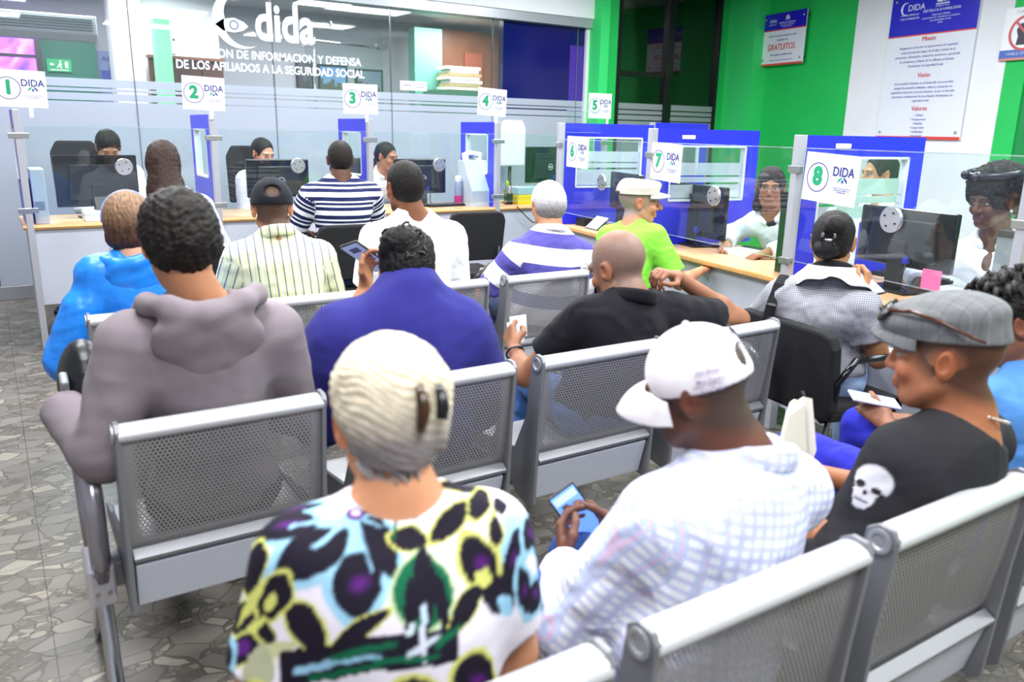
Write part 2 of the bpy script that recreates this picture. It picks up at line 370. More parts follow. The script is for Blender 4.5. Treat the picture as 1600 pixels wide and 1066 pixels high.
def surfnet(F, lo, h):
    """naive surface nets: (vertices, quads)"""
    I = F < 0; nx, ny, nz = F.shape
    c = np.zeros((nx - 1, ny - 1, nz - 1), np.int8)
    for i in (0, 1):
        for j in (0, 1):
            for k in (0, 1): c += I[i:nx - 1 + i, j:ny - 1 + j, k:nz - 1 + k]
    act = (c > 0) & (c < 8); ids = np.full(act.shape, -1, np.int64); cells = np.argwhere(act); ids[act] = np.arange(len(cells))
    if not len(cells): return np.zeros((0, 3)), np.zeros((0, 4), int)
    acc = np.zeros((len(cells), 3)); cnt = np.zeros(len(cells))
    for axis in range(3):
        for u in (0, 1):
            for v in (0, 1):
                o = [0, 0, 0]; oth = [a for a in range(3) if a != axis]; o[oth[0]] = u; o[oth[1]] = v; e = list(o); e[axis] = 1
                A = F[cells[:, 0] + o[0], cells[:, 1] + o[1], cells[:, 2] + o[2]].astype(float); B = F[cells[:, 0] + e[0], cells[:, 1] + e[1], cells[:, 2] + e[2]].astype(float)
                x = (A < 0) != (B < 0); t = np.where(x, A / np.where(x, A - B, 1), 0)
                p = np.tile(np.array(o, float), (len(cells), 1)); p[:, axis] = t
                acc[x] += p[x]; cnt[x] += 1
    vt = lo + h * (cells + acc / cnt[:, None]); Q = []
    for axis in range(3):
        a, b = [x for x in range(3) if x != axis]
        sl0 = [slice(None)] * 3; sl1 = [slice(None)] * 3; sl0[axis] = slice(0, -1); sl1[axis] = slice(1, None)
        A = I[tuple(sl0)]; B = I[tuple(sl1)]; E = np.argwhere(A != B)
        ok = (E[:, a] > 0) & (E[:, b] > 0) & (E[:, a] < F.shape[a] - 1) & (E[:, b] < F.shape[b] - 1); E = E[ok]
        def cid(da, db): q = E.copy(); q[:, a] -= da; q[:, b] -= db; return ids[q[:, 0], q[:, 1], q[:, 2]]
        q = np.stack([cid(1, 1), cid(0, 1), cid(0, 0), cid(1, 0)], 1)
        fl = A[E[:, 0], E[:, 1], E[:, 2]] ^ (axis == 1); q[~fl] = q[~fl][:, ::-1]; Q.append(q)
    return vt, np.concatenate(Q)
def wob(P, amp, freq, seed=0, n=6):
    r = np.random.RandomState(seed); o = np.zeros(len(P)); w = P + .3 / freq * np.sin(P[:, [1, 2, 0]] * freq * 1.3 + seed)
    for i in range(n):
        d = nrm(r.randn(3)); o += np.sin(w @ d * freq * (1 + .5 * i) * 2 + r.rand() * 6.28) / (1 + .45 * i)
    return o * amp / 1.7
def normals(v, q):
    n = np.cross(v[q[:, 2]] - v[q[:, 0]], v[q[:, 3]] - v[q[:, 1]]); N_ = np.zeros_like(v)
    for k in range(4): np.add.at(N_, q[:, k], n)
    return N_ / (np.linalg.norm(N_, axis=1, keepdims=True) + 1e-12)
def relax(v, q, it=1, lam=.5):
    e = np.concatenate([q[:, [0, 1]], q[:, [1, 2]], q[:, [2, 3]], q[:, [3, 0]]])
    for _ in range(it):
        s_ = np.zeros_like(v); c = np.zeros(len(v)); np.add.at(s_, e[:, 0], v[e[:, 1]]); np.add.at(c, e[:, 0], 1); np.add.at(s_, e[:, 1], v[e[:, 0]]); np.add.at(c, e[:, 1], 1)
        c = np.maximum(c, 1); v = v + lam * (s_ / c[:, None] - v)
    return v
def mesh_np(name, v, q, m, parent=None, col=None, tc=None, smooth=True):
    if parent is not None and parent.get('_w'): off = np.array(parent.matrix_world.translation)
    else: off = 0
    me = bpy.data.meshes.new(name); me.vertices.add(len(v)); me.vertices.foreach_set('co', (v - off).astype(np.float32).ravel())
    me.loops.add(len(q) * 4); me.loops.foreach_set('vertex_index', q.astype(np.int32).ravel()); me.polygons.add(len(q))
    me.polygons.foreach_set('loop_start', np.arange(0, len(q) * 4, 4, dtype=np.int32)); me.update(calc_edges=True); me.validate()
    if smooth: me.polygons.foreach_set('use_smooth', np.ones(len(me.polygons), bool))
    me.materials.append(m)
    if col is not None:
        a = me.attributes.new('Col', 'FLOAT_COLOR', 'POINT'); a.data.foreach_set('color', np.concatenate([col, np.ones((len(col), 1))], 1).astype(np.float32).ravel())
    if tc is not None:
        a = me.attributes.new('tc', 'FLOAT_VECTOR', 'POINT'); a.data.foreach_set('vector', tc.astype(np.float32).ravel())
    o = bpy.data.objects.new(name, me); S.collection.objects.link(o); o.parent = parent; return o
def extract(f, h, off=0.0, lo=None, hi=None, cuts=(), rl=1):
    if lo is None: lo, hi = f.bounds(.012 + off + 2 * h)
    lo = np.floor(np.asarray(lo, float) / h) * h
    F, ax = f.grid(lo, np.asarray(hi, float), h, off)
    if cuts:
        X, Y, Z_ = np.meshgrid(*ax, indexing='ij')
        for o, n in cuts: F = np.maximum(F, ((X - o[0]) * n[0] + (Y - o[1]) * n[1] + (Z_ - o[2]) * n[2]).astype(np.float32))
    v, q = surfnet(F, lo, h)
    if rl and len(v): v = relax(v, q, rl)
    return v, q
def merge(parts):
    V_, Q_, n = [], [], 0
    for v, q in parts: V_.append(v); Q_.append(q + n); n += len(v)
    return np.concatenate(V_), np.concatenate(Q_)
# ---------------------------------------------------------------- anatomy
def head_prims(f, c, R, s=1.0, nose=1.0, ears=True, jaw=1.0):
    T = lambda x, y, z: c + R @ (V3(x, y, z) * s)
    f.ell(T(0, -.016, .030), V3(.076, .097, .088) * s, R, k=.02)
    f.ell(T(0, .030, -.028), V3(.060, .062, .088) * s, R, k=.02)
    f.ell(T(0, .052, -.090), V3(.034 * jaw, .034, .026) * s, R, k=.02)
    for e in (-1, 1):
        f.cap(T(.054 * e * jaw, .005, -.055), T(.026 * e, .058, -.094), .017 * s, k=.02)
        f.ell(T(.036 * e, .072, -.030), V3(.022, .018, .022) * s, R, k=.015)
        f.ell(T(.031 * e, .096, .004), V3(.017, .012, .011) * s, R, k=.010, op='s')
        f.ell(T(.031 * e, .079, .003), V3(.0135, .0125, .0115) * s, R, k=.004)
    f.cap(T(-.036, .080, .024), T(.036, .080, .024), .013 * s, k=.012)
    f.cap(T(0, .090, .012), T(0, .108 * nose, -.026), .008 * s, .012 * s, k=.008)
    f.cap(T(-.012, .096, -.030), T(.012, .096, -.030), .009 * s, k=.006)
    f.cap(T(-.020, .088, -.055), T(.020, .088, -.055), .008 * s, k=.007); f.cap(T(-.018, .088, -.067), T(.018, .088, -.067), .009 * s, k=.007)
    if ears:
        for e in (-1, 1):
            Re = R @ frame(-22 * e, 0, 8 * e)
            f.ell(T(.080 * e, -.008, -.008), V3(.0085, .021, .034) * s, Re, k=.008)
            f.ell(T(.088 * e, -.004, -.004), V3(.006, .011, .018) * s, Re, k=.004, op='s')
def face_paint(P, c, R, s, skin, lip, hair, beard=0.0, brow=1.0, eyes=True):
    """P: points; skin tone with lips, brows and eyes"""
    x = ((P - c) @ R) / s; col = np.tile(np.array(skin, float), (len(P), 1))
    def g(m, cc, a=1.0): col[:] = col * (1 - (m * a)[:, None]) + np.array(cc) * (m * a)[:, None]
    sm = lambda d, w: np.clip(.5 - d / w, 0, 1)
    ax = np.abs(x[:, 0]); fr = sm(.06 - x[:, 1], .01)
    red = np.array(skin) * [1.12, .8, .75]
    g(sm(np.hypot((ax - .038) / .03, (x[:, 2] + .03) / .03) - 1, .8) * fr, red, .35)
    g(sm(np.abs(ax - .084) - .012, .01) * sm(np.hypot(x[:, 1] + .008, x[:, 2] + .008) - .036, .01), red, .5)
    if beard: g(sm(np.hypot(x[:, 0] / .06, (x[:, 2] + .085) / .035) - 1, .5) * sm(-x[:, 1], .05), hair, beard)
    g(sm(np.hypot(x[:, 0] / .025, (x[:, 2] + .061) / .0115) - 1, .3) * sm(.07 - x[:, 1], .01), lip)
    if brow: g(sm(np.hypot((ax - .033) / .020, (x[:, 2] - .026 + .15 * np.abs(ax - .030)) / .0048) - 1, .4) * fr, hair, .85 * brow)
    if eyes:
        g(sm(np.hypot((ax - .031) / .0145, (x[:, 2] - .003) / .0062) - 1, .3) * fr, (.30, .27, .25))
        g(sm(np.hypot((ax - .031) / .0062, (x[:, 2] - .003) / .0062) - 1, .4) * fr, (.012, .008, .006))
        g(sm(np.hypot((ax - .031) / .0165, (x[:, 2] - .0095) / .0022) - 1, .4) * fr, (.015, .01, .008), .9)
    g(sm(np.hypot((ax - .007) / .004, (x[:, 2] + .037) / .003) - 1, .5) * sm(.09 - x[:, 1], .01), np.array(skin) * .25)
    return col
def hand(f, wrist, d, n, side, curl=(20, 25, 15), thumb=0.5, s=1.0, spread=.04, curls=None):
    """side +1 right, -1 left; d finger direction, n palm normal, thumb 0 open..1 closed over the palm"""
    d = nrm(d); n = np.asarray(n, float); n = nrm(n - d * (n @ d)); l = np.cross(d, n) * side; wrist = np.asarray(wrist, float)
    for i, (o, L_, fl) in enumerate(((.031, .086, .073), (.0105, .090, .081), (-.010, .085, .075), (-.029, .077, .059))):
        k = wrist + d * L_ * s + l * o * s; f.cap(wrist + d * .01 * s + l * o * .55 * s, k, .0135 * s, .0105 * s, k=.014)
        cc = curls[i] if curls else curl; ang = 0; a = k; dd = nrm(d + l * spread * (1.5 - i))
        for j, (fr, r) in enumerate(((.45, .0093), (.31, .0083), (.24, .0074))):
            ang += math.radians(cc[j]); b = a + (dd * math.cos(ang) + n * math.sin(ang)) * fl * fr * s
            f.cap(a, b, r * s, (r - .0006) * s, k=.004); a = b
    b0 = wrist + d * .022 * s + l * .022 * s + n * .006 * s; t1 = nrm(d * .55 + l * (.85 - .6 * thumb) + n * (.15 + .7 * thumb)); b1 = b0 + t1 * .042 * s
    t2 = nrm(d * .9 + l * (.35 - .9 * thumb) + n * (.15 + .35 * thumb)); b2 = b1 + t2 * .033 * s; t3 = nrm(d * .95 - l * thumb * .9 + n * .1); b3 = b2 + t3 * .026 * s
    f.cap(b0, b1, .0145 * s, .0115 * s, k=.014); f.cap(b1, b2, .0105 * s, .0096 * s, k=.005); f.cap(b2, b3, .0096 * s, .0082 * s, k=.004)
def bbox_of(f, i0, pad): g = Fld(); g.p = f.p[i0:]; return g.bounds(pad)
SKINS = {'light': '#d9a583', 'tan': '#c08a66', 'brown': '#9a6344', 'mid': '#84543a', 'dark': '#5a3826', 'deep': '#46291f'}
def person(name='person', label='', **k):
    g = lambda a, b=None: k[a] if a in k else b
    c = V3(*k['head']); Y = g('yaw', 0); hy, hp, hr = g('hrot', (Y, 10, 0)); hs = g('hs', 1.0); R = frame(Y); Rh = frame(hy, hp, hr)
    fw, rt = R[:, 1], R[:, 0]; bw = g('build', 1.0); sw = g('sw', .19)
    neckb = V3(*g('neck', c - Rh[:, 1] * .02 - V3(0, 0, .165) - fw * .02))
    hip = V3(*g('hip', (neckb[0] - fw[0] * .08, neckb[1] - fw[1] * .08, .53)))
    up = nrm(neckb - hip); TR = np.stack([rt, np.cross(up, rt), up], 1); TR[:, 0] = nrm(np.cross(TR[:, 1], up)); rt2 = TR[:, 0]; f2 = TR[:, 1]
    H = np.linalg.norm(neckb - hip)
    sh = [V3(*k['shL']) if 'shL' in k else neckb - rt2 * sw - up * .05, V3(*k['shR']) if 'shR' in k else neckb + rt2 * sw - up * .05]
    _m = (sh[0] + sh[1]) / 2; sh = [_m + (q_ - _m) * g('shk', .9) for q_ in sh]
    el, wr = [], []
    for i, s_ in enumerate((-1, 1)):
        e = g('elL' if i == 0 else 'elR'); e = sh[i] + rt2 * s_ * .035 + fw * .05 - V3(0, 0, .26) if e is None else V3(*e)
        w_ = g('wrL' if i == 0 else 'wrR'); w_ = e + fw * .21 - rt2 * s_ * .10 - V3(0, 0, .03) if w_ is None else V3(*w_)
        el.append(e); wr.append(w_)
    root = thing(name, label, 'person', (hip[0], hip[1], 0), group=g('group'), world=True)
    skin = hx(SKINS.get(k.get('skin'), k.get('skin', '#9a6344'))); hcol = hx(g('hair', '#17120f'))
    # --- body field
    B = Fld()
    B.ell(hip + up * .01, V3(.160, .118, .12) * bw, TR, k=.04)
    B.ell(hip + up * H * .35 + f2 * g('belly', 0), V3(.140, .100 + g('belly', 0), .15) * bw, TR, k=.04)
    B.ell(hip + up * H * .66, V3(.150, .102, .16) * bw * V3(g('chest', 1), 1, 1), TR, k=.04)
    B.cap(sh[0] + rt2 * .03 - up * .012, sh[1] - rt2 * .03 - up * .012, .050 * bw, k=.04)
    mid = (sh[0] + sh[1]) / 2
    B.ell(mid - up * .055 - f2 * .012, V3(sw * .90, .074, .085), TR, k=.035)
    nt = neckb + up * .02
    for i in (0, 1): B.cap(nt + (c - nt) * .15, sh[i] + (nt - sh[i]) * .22 - up * .004, .030, .036, k=.04)
    nr = g('nr', .056); B.cap(neckb - up * .03, c + Rh @ V3(0, -.02, -.045), nr * 1.08, nr, k=.03)
    nbase = len(B.p); arms = Fld(); ar = g('ar', 1.0)
    for i in (0, 1):
        arms.cap(sh[i], el[i], .052 * ar, .041 * ar, k=.035); arms.cap(el[i], el[i] + (wr[i] - el[i]) * .35, .040 * ar, .040 * ar, k=.02); arms.cap(el[i] + (wr[i] - el[i]) * .3, wr[i], .040 * ar, .026 * ar, k=.02)
    B.p += arms.p
    hh = g('h', .008); hf = g('hh', min(hh, .0045))
    Bd = B.copy(); Hf = B.copy(); head_prims(Hf, c, Rh, hs, ears=g('ears', True), nose=g('nose', 1.0), jaw=g('jaw', 1.0))
    parts = []
    zc = c - Rh[:, 2] * .125 * hs
    lo, hi = Hf.bounds(.02); lo2, hi2 = lo.copy(), hi.copy()
    zs = float(c[2] - .14 * hs)
    hi2[2] = zs; parts.append(extract(Hf, hh, lo=lo, hi=hi2, rl=1))
    top = Fld(); top.p = [q for q in Hf.p]; m_ = .17 * hs
    zs2 = np.floor(parts[0][0][:, 2].max() / hf) * hf - hf
    lo3 = np.array([c[0] - m_, c[1] - m_, zs2]); hi3 = np.array([c[0] + m_, c[1] + m_, c[2] + m_]); a, b = Fld(), None
    parts.append(extract(Hf, hf, lo=lo3, hi=hi3, rl=1))
    for i in (0, 1):
        if max(el[i][2], wr[i][2]) + .05 > zs2:
            A_ = Fld(); A_.p = arms.p[3 * i:3 * i + 3]; parts.append(extract(A_, hh * .8, rl=1))
    for i, key in ((0, 'handL'), (1, 'handR')):
        hd = g(key)
        if hd is None: hd = dict(d=nrm(wr[i] - el[i]), n=(0, 0, -1))
        if hd is False: continue
        hd = dict(hd); hd.setdefault('side', (-1, 1)[i]); hd.setdefault('s', g('hands', 1.0)); rs = g('hres', max(hh * .5, .003))
        Hh = Fld(); Hh.cap(wr[i] - nrm(wr[i] - el[i]) * .03, wr[i], .028 * ar, .025 * ar, k=.02); hand(Hh, wr[i], **hd); parts.append(extract(Hh, rs, rl=1))
    v, q = merge(parts); col = face_paint(v, c, Rh, hs, skin, hx(g('lip', '#8a4a40')), hcol, g('beard', 0), g('brow', 1), g('eyes', True))
    col *= (1 + wob(v, .05, 25, 3))[:, None]
    if g('fade'):                                            # cropped hair fading into the skin
        x = ((v - c) @ Rh) / hs; hl = np.maximum((x[:, 1] - .035) * .81 - (x[:, 2] + .02) * .585, -(x[:, 2] + .045 - (x[:, 1] - .02) * .45))
        t = np.clip(.5 - hl / .03, 0, 1) * (np.abs(x[:, 0]) < .083); t *= 1 - np.clip(1.6 - np.hypot(x[:, 1] + .005, x[:, 2] + .012) / .03, 0, 1) * (np.abs(x[:, 0]) > .065)
        if g('fade_top'): t *= 1 - g('fade_top') * np.clip((x[:, 2] - .06) / .05, 0, 1)
        col = col * (1 - t[:, None] * g('fade')) + np.array(hcol) * (t[:, None] * g('fade'))
    body = mesh_np('body', v, q, SKIN, root, col=np.clip(col, 0, 1))
    # --- top garment
    T = g('top')
    if T:
        th = T.get('th', .012); G = Fld(); G.p = list(B.p[:nbase - 1]); sl = T.get('sleeve', .55); r0 = (T.get('sr', .062) - .014) * ar
        cutN = []
        for i in (0, 1):
            L1 = np.linalg.norm(el[i] - sh[i]); L2 = np.linalg.norm(wr[i] - el[i]); d1 = nrm(el[i] - sh[i]); d2 = nrm(wr[i] - el[i])
            if sl <= 0: continue
            if sl <= 1:
                e = sh[i] + d1 * L1 * sl; G.cap(sh[i], e + d1 * .05, r0, r0 * T.get('flare', .96), k=.045, cuts=((e, d1),))
            else:
                G.cap(sh[i], el[i], r0, r0 * .9, k=.045); e = el[i] + d2 * L2 * (sl - 1); G.cap(el[i], e + d2 * .05, r0 * .88, r0 * .62, k=.03, cuts=((e, d2),))
        nk = T.get('neck', .072)
        for q_ in T.get('extra', ()): getattr(G, q_[0])(*q_[1], **q_[2])
        npos = neckb + up * T.get('nup', .035) + f2 * T.get('nf', .012); na = nrm(up + f2 * T.get('nt', .25))
        G.cap(npos, npos + na * .3, nk, nk + .06, k=.012, op='s')
        for q_ in T.get('cutx', ()): G.ell(*q_[0], **q_[1])
        z0 = T.get('hem', hip[2] - .06)
        hg = T.get('h', hh); v, q = extract(G, hg, off=th, cuts=[((0, 0, z0), (0, 0, -1))], rl=T.get('rl', 1))
        n_ = normals(v, q); amp = T.get('amp', .004)
        v0 = v; w1 = wob(v, 1, T.get('freq', 14), T.get('seed', 5)); w2_ = wob(v, 1, T.get('freq', 14) * 2.3, T.get('seed', 5) + 3); v = v + n_ * (amp * .45 * (1 - 2 * np.abs(w1) * .6) + amp * .25 * w2_)[:, None]; vd = v; v = v0
        # garment coordinates
        P = v - hip; tc = np.stack([P @ rt2, P @ f2, P @ up], 1)
        for i in (0, 1):
            d1 = nrm(el[i] - sh[i]); a_ = v - sh[i]; t = a_ @ d1; rad = np.linalg.norm(a_ - t[:, None] * d1, axis=1)
            side = (tc[:, 0] * (-1, 1)[i]) > sw * .86; on = side & (rad < r0 + th + .03) & (t > -.01)
            if sl > 1:
                d2 = nrm(wr[i] - el[i]); b_ = v - el[i]; t2 = b_ @ d2; r2_ = np.linalg.norm(b_ - t2[:, None] * d2, axis=1); on2 = (t2 > 0) & (r2_ < r0 + .03) & (r2_ < rad)
            else: on2 = np.zeros(len(v), bool)
            u1 = nrm(np.cross(d1, f2)); tt = tc.copy(); z_sh = (sh[i] - hip) @ up
            tc[on] = np.stack([a_ @ u1, a_ @ f2, z_sh - t], 1)[on]
            if sl > 1:
                u2 = nrm(np.cross(d2, f2)); tc[on2] = np.stack([b_ @ u2, b_ @ f2, z_sh - np.linalg.norm(el[i] - sh[i]) - t2], 1)[on2]
        m = T['mat']; colr = None
        if callable(T.get('paint')): colr = T['paint'](tc, v)
        gar = mesh_np(T.get('name', 'shirt'), vd, q, m, root, col=colr, tc=tc)
        if T.get('label'): gar['label'] = T['label']
        col_ = T.get('collar')
        if col_:
            cf = Fld(); a0 = neckb + up * col_.get('z', .03); nn = 20; r_ = nk + .004; pr = None; tl = nrm(up - f2 * col_.get('tilt', .2))
            ux, uy = rt2, nrm(f2 + up * col_.get('drop', -.35))
            for j in range(nn + 1):
                an = math.radians(-60 + 300 * j / nn) + math.pi; p_ = a0 + ux * r_ * math.cos(an) * .98 + uy * r_ * math.sin(an)
                if pr is not None: cf.cap(pr, p_, col_.get('r', .012), k=.01); cf.cap(pr - up * .02, p_ - up * .02, col_.get('r', .012) * 1.15, k=.014)
                pr = p_
            v, q = extract(cf, .005 if hh < .008 else .007, rl=2); P = v - hip; tcx = np.stack([P @ rt2, P @ f2, P @ up], 1)
            mesh_np('collar', v, q, col_.get('mat', m), root, tc=tcx, col=(T['paint'](tcx, v) if (T.get('paint') and 'mat' not in col_) else None))
    # --- hair
    hd_ = g('hairdo', 'short')
    if hd_:
        def T_(x, y, z): return c + Rh @ (V3(x, y, z) * hs)
        A = Fld(); th = g('hth', .008)
        A.ell(T_(0, -.016, .030), V3(.077 + th, .098 + th, .089 + th) * hs, Rh, k=.02); A.ell(T_(0, -.04, -.01), V3(.070 + th, .068 + th, .075) * hs, Rh, k=.02)
        hl = g('hline', (.025, .81, -.585)); nn_ = nrm(Rh @ V3(0, hl[1], hl[2])); zn = g('nape', -.055)
        cuts = [(T_(0, hl[0], -.02), nn_), (T_(0, -.02, zn), nrm(Rh @ V3(0, .38, -.92)))]
        for q_ in g('hextra', ()):
            kk = dict(q_[2]); a_ = q_[1]
            if q_[0] == 'ell': A.ell(T_(*a_[0]), V3(*a_[1]) * hs, Rh @ frame(*kk.pop('rot', (0, 0, 0))), **kk)
            else: A.cap(T_(*a_[0]), T_(*a_[1]), *[x * hs for x in a_[2:]], **kk)
        if g('earcut', True):
            for e in (-1, 1): A.ell(T_(.090 * e, .006, -.018), V3(.028, .028, .040) * hs, Rh, k=.006, op='s')
        if hd_ == 'cut': v, q = extract(A, g('hairh', hf), cuts=cuts, rl=1)
        else:
            A2 = Fld(); A2.p = A.p; v, q = extract(A, g('hairh', hf), cuts=cuts if hd_ == 'short' else (), rl=1)
        n_ = normals(v, q); ha, hq = g('hnoise', (.0015, 40)); w1 = wob(v, 1, hq, 11, 8); w2 = wob(v, 1, hq * 2.2, 17, 6)
        v = v + n_ * (ha * (w1 * .6 + w2 * .5))[:, None]
        if g('hstrand'): v = v + n_ * g('hstrand')(((v - c) @ Rh) / hs, v)[:, None]
        pf = g('hpaint'); x = ((v - c) @ Rh) / hs
        col = np.tile(np.array(hcol), (len(v), 1)) * (1 + .25 * wob(v, 1, hq * 1.4, 23))[:, None] if pf is None else pf(x, v)
        ho = mesh_np('hair', v, q, g('hmat', HAIR), root, col=np.clip(col, 0, 1))
    # --- trousers and shoes
    if g('legs', True):
        D = Fld(); sp = g('spread', .11); hs_ = []
        D.ell(hip + V3(0, 0, -.01), V3(.165, .125, .105) * bw, TR, k=.05); sc = {}
        for i, s_ in ((0, -1), (1, 1)):
            hj = hip + rt * s_ * .085 - V3(0, 0, .015); kn = g('knL' if i == 0 else 'knR'); kn = hip + fw * .43 + rt * s_ * sp - V3(0, 0, .02) if kn is None else V3(*kn)
            an = g('anL' if i == 0 else 'anR'); an = V3(kn[0] + fw[0] * .03, kn[1] + fw[1] * .03, .09) if an is None else V3(*an)
            D.cap(hj, kn, .082 * bw, .060, k=.03); D.cap(kn, an, .058, .045, k=.02); hs_.append((an, s_))
        v, q = extract(D, max(hh, .009), off=.004, cuts=[((0, 0, .075), (0, 0, -1))], rl=1)
        n_ = normals(v, q); v = v + n_ * (.004 * np.abs(wob(v, 1, 16, 9)))[:, None]; P = v - hip
        mesh_np('trousers', v, q, g('pants', cloth('navy denim', '#27345c')), root, tc=P)
        for an, s_ in hs_:
            F_ = Fld(); a_ = V3(an[0], an[1], .045); F_.cap(a_ - fw * .03, a_ + fw * .16 - V3(0, 0, .012), .038, .030, k=.02); F_.cap(a_, a_ + V3(0, 0, .05), .036, .034, k=.02)
            v, q = extract(F_, .01, cuts=[((0, 0, .002), (0, 0, -1))], rl=1); mesh_np('shoe', v, q, g('shoes', mat('black shoe', '#16161a', .4)), root)
    root['_k'] = 0
    info = dict(c=c, R=Rh, hs=hs, root=root, neck=neckb, sh=sh, el=el, wr=wr, TR=TR, hip=hip, up=up)
    del root['_k']; return info
def brim(info, name, m, L=.075, half=58, z=.045, drop=.18, front=.0, w=1.0, yawoff=0, thick=.004, edge=.02):
    """curved peak of a cap as a solid sheet"""
    c, R, s = info['c'], info['R'] @ frame(yawoff), info['hs']; nu, nv = 22, 6; v = []
    for top in (1, 0):
        for i in range(nu + 1):
            a = math.radians(-half + 2 * half * i / nu)
            for j in range(nv + 1):
                t = j / nv; rx, ry = .088 * w, .112; bx, by = rx * math.sin(a), ry * math.cos(a) - .014
                sh_ = math.cos(a / math.radians(half) * math.pi / 2) ** .55; y = by + L * t * sh_; x = bx * (1 + .05 * t)
                zz = z - drop * (x / .09) ** 2 * .11 - edge * t * t + front * t + (thick if top else 0); v.append(c + R @ (V3(x, y, zz) * s))
    n = (nu + 1) * (nv + 1); q = []
    for i in range(nu):
        for j in range(nv): a = i * (nv + 1) + j; q.append((a, a + nv + 1, a + nv + 2, a + 1)); q.append((n + a, n + a + 1, n + a + nv + 2, n + a + nv + 1))
    for i in range(nu): a = i * (nv + 1) + nv; q.append((a, a + nv + 1, n + a + nv + 1, n + a))
    for j in range(nv):
        q.append((j, j + 1, n + j + 1, n + j)); a = nu * (nv + 1) + j; q.append((a, n + a, n + a + 1, a + 1))
    return np.array(v), np.array(q)
# ================================================================ THE ROOM
X3, Y3, Z3 = (1, 0, 0), (0, 1, 0), (0, 0, 1)
fl = struct('floor', MB().quad((-3, -2.5, 0), (10, -2.5, 0), (10, 12, 0), (-3, 12, 0)), FLOOR)
struct('ceiling', MB().bb((-3, -2.5, CEIL), (10, 8.1, CEIL + .1)), CEILM)
struct('ceiling_office', MB().bb((-3, 8.2, 3.0), (10, 11.4, 3.08)), mat('office ceiling tile', '#c4c6ca', .8))
struct('wall_back', MB().bb((-3, 11.3, 0), (10, 11.4, 3.0)), WALLG)
# right wall, running along the second counter
uR = Vector((.159, .987, 0)).normalized(); vR = Vector((uR.y, -uR.x, 0)); RC0 = Vector((3.739, 5.037, 0))
def RC(t, d, z=0): return RC0 + uR * t + vR * d + Vector((0, 0, z))       # t along the right counter (0 = its far end), d away from the clients
W0 = Vector((8.66, 7.95, 0))                                            # far corner of the right wall
def RW(t, d=0, z=0): return W0 - uR * t - vR * d + Vector((0, 0, z))      # t towards the camera, d out of the wall
def rwbox(mb, t0, t1, d0, d1, z0, z1):
    P = [RW(t, d, z) for z in (z0, z1) for t, d in ((t0, d0), (t1, d0), (t1, d1), (t0, d1))]
    return mb.add(P, [(0, 1, 2, 3), (7, 6, 5, 4), (0, 4, 5, 1), (1, 5, 6, 2), (2, 6, 7, 3), (3, 7, 4, 0)])
struct('wall_right', rwbox(MB(), -.1, 11, -.15, 0, 0, CEIL), GREEN)
struct('trim_1', rwbox(MB(), 2.09, 3.93, 0, .05, 0, CEIL), WALLW)           # white wall panel with the poster
struct('trim_2', rwbox(rwbox(MB(), 3.93, 4.13, 0, .04, 0, CEIL), 4.6, 6, .0, .1, 0, CEIL), GREEN)
struct('trim_3', rwbox(MB(), 4.13, 4.6, .0, .02, 0, CEIL), GREEND)
# end wall: glass partition, green column, dark window, green pilasters
struct('wall_front', MB().bb((8.38, 7.9, 0), (8.70, 8.1, CEIL)), GREEN)
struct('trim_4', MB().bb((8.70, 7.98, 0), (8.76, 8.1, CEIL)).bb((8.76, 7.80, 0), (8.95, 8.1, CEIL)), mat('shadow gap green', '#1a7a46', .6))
struct('trim_5', rwbox(MB(), .02, .62, 0, .22, 0, CEIL), mat('bright green pilaster', '#37d873', .6))
struct('column', MB().bb((6.25, 7.84, 0), (6.38, 8.15, CEIL)), mat('bright green pilaster', '#37d873', .6))
struct('column_green', MB().bb((6.38, 7.9, 0), (6.56, 8.15, CEIL)), GREEN)
win = struct('window_1', MB().bb((6.56, 8.02, 0), (8.38, 8.03, CEIL)), glassmat('dark window glass', (.62, .6, .58), 2.0))
MB().bb((6.56, 7.97, 0), (6.62, 8.08, CEIL)).bb((6.62, 7.99, 0), (6.70, 8.06, CEIL)).bb((7.44, 7.97, 0), (7.53, 8.08, CEIL)).bb((7.53, 7.99, 0), (7.58, 8.06, CEIL)).bb((8.34, 7.97, 0), (8.38, 8.08, CEIL)).bb((6.62, 8.0, 2.19), (7.45, 8.06, 2.25)).bb((6.56, 7.99, .3), (8.38, 8.05, .4)).build('window_frame', mat('black window frame', '#101113', .3), win, bevel=.004)
FROSTD = glassmat('frosted film dark', (.3, .3, .3), 1, .38)
MB().bb((6.70, 8.00, 1.80), (8.34, 8.008, 1.87)).bb((6.70, 8.00, 1.74), (8.34, 8.008, 1.785)).bb((6.70, 8.00, 1.67), (8.34, 8.008, 1.725)).bb((6.70, 8.00, .4), (8.34, 8.008, 1.655)).build('frosted_film', FROSTD, win)
# ribbed roller shutter outside the window
sh = MB()
for i in range(22): x = 6.5 + i * .095; sh.prism([(x, 8.62), (x + .03, 8.56), (x + .065, 8.56), (x + .095, 8.62)], (0, 0, 0), X3, Y3, Z3, CEIL)
tag(sh.build('ribbed_shutter', mat('brown grey ribbed shutter', '#4a423c', .55, var=.1, vs=4)), 'brown grey ribbed metal shutter standing outside the dark window', 'shutter')
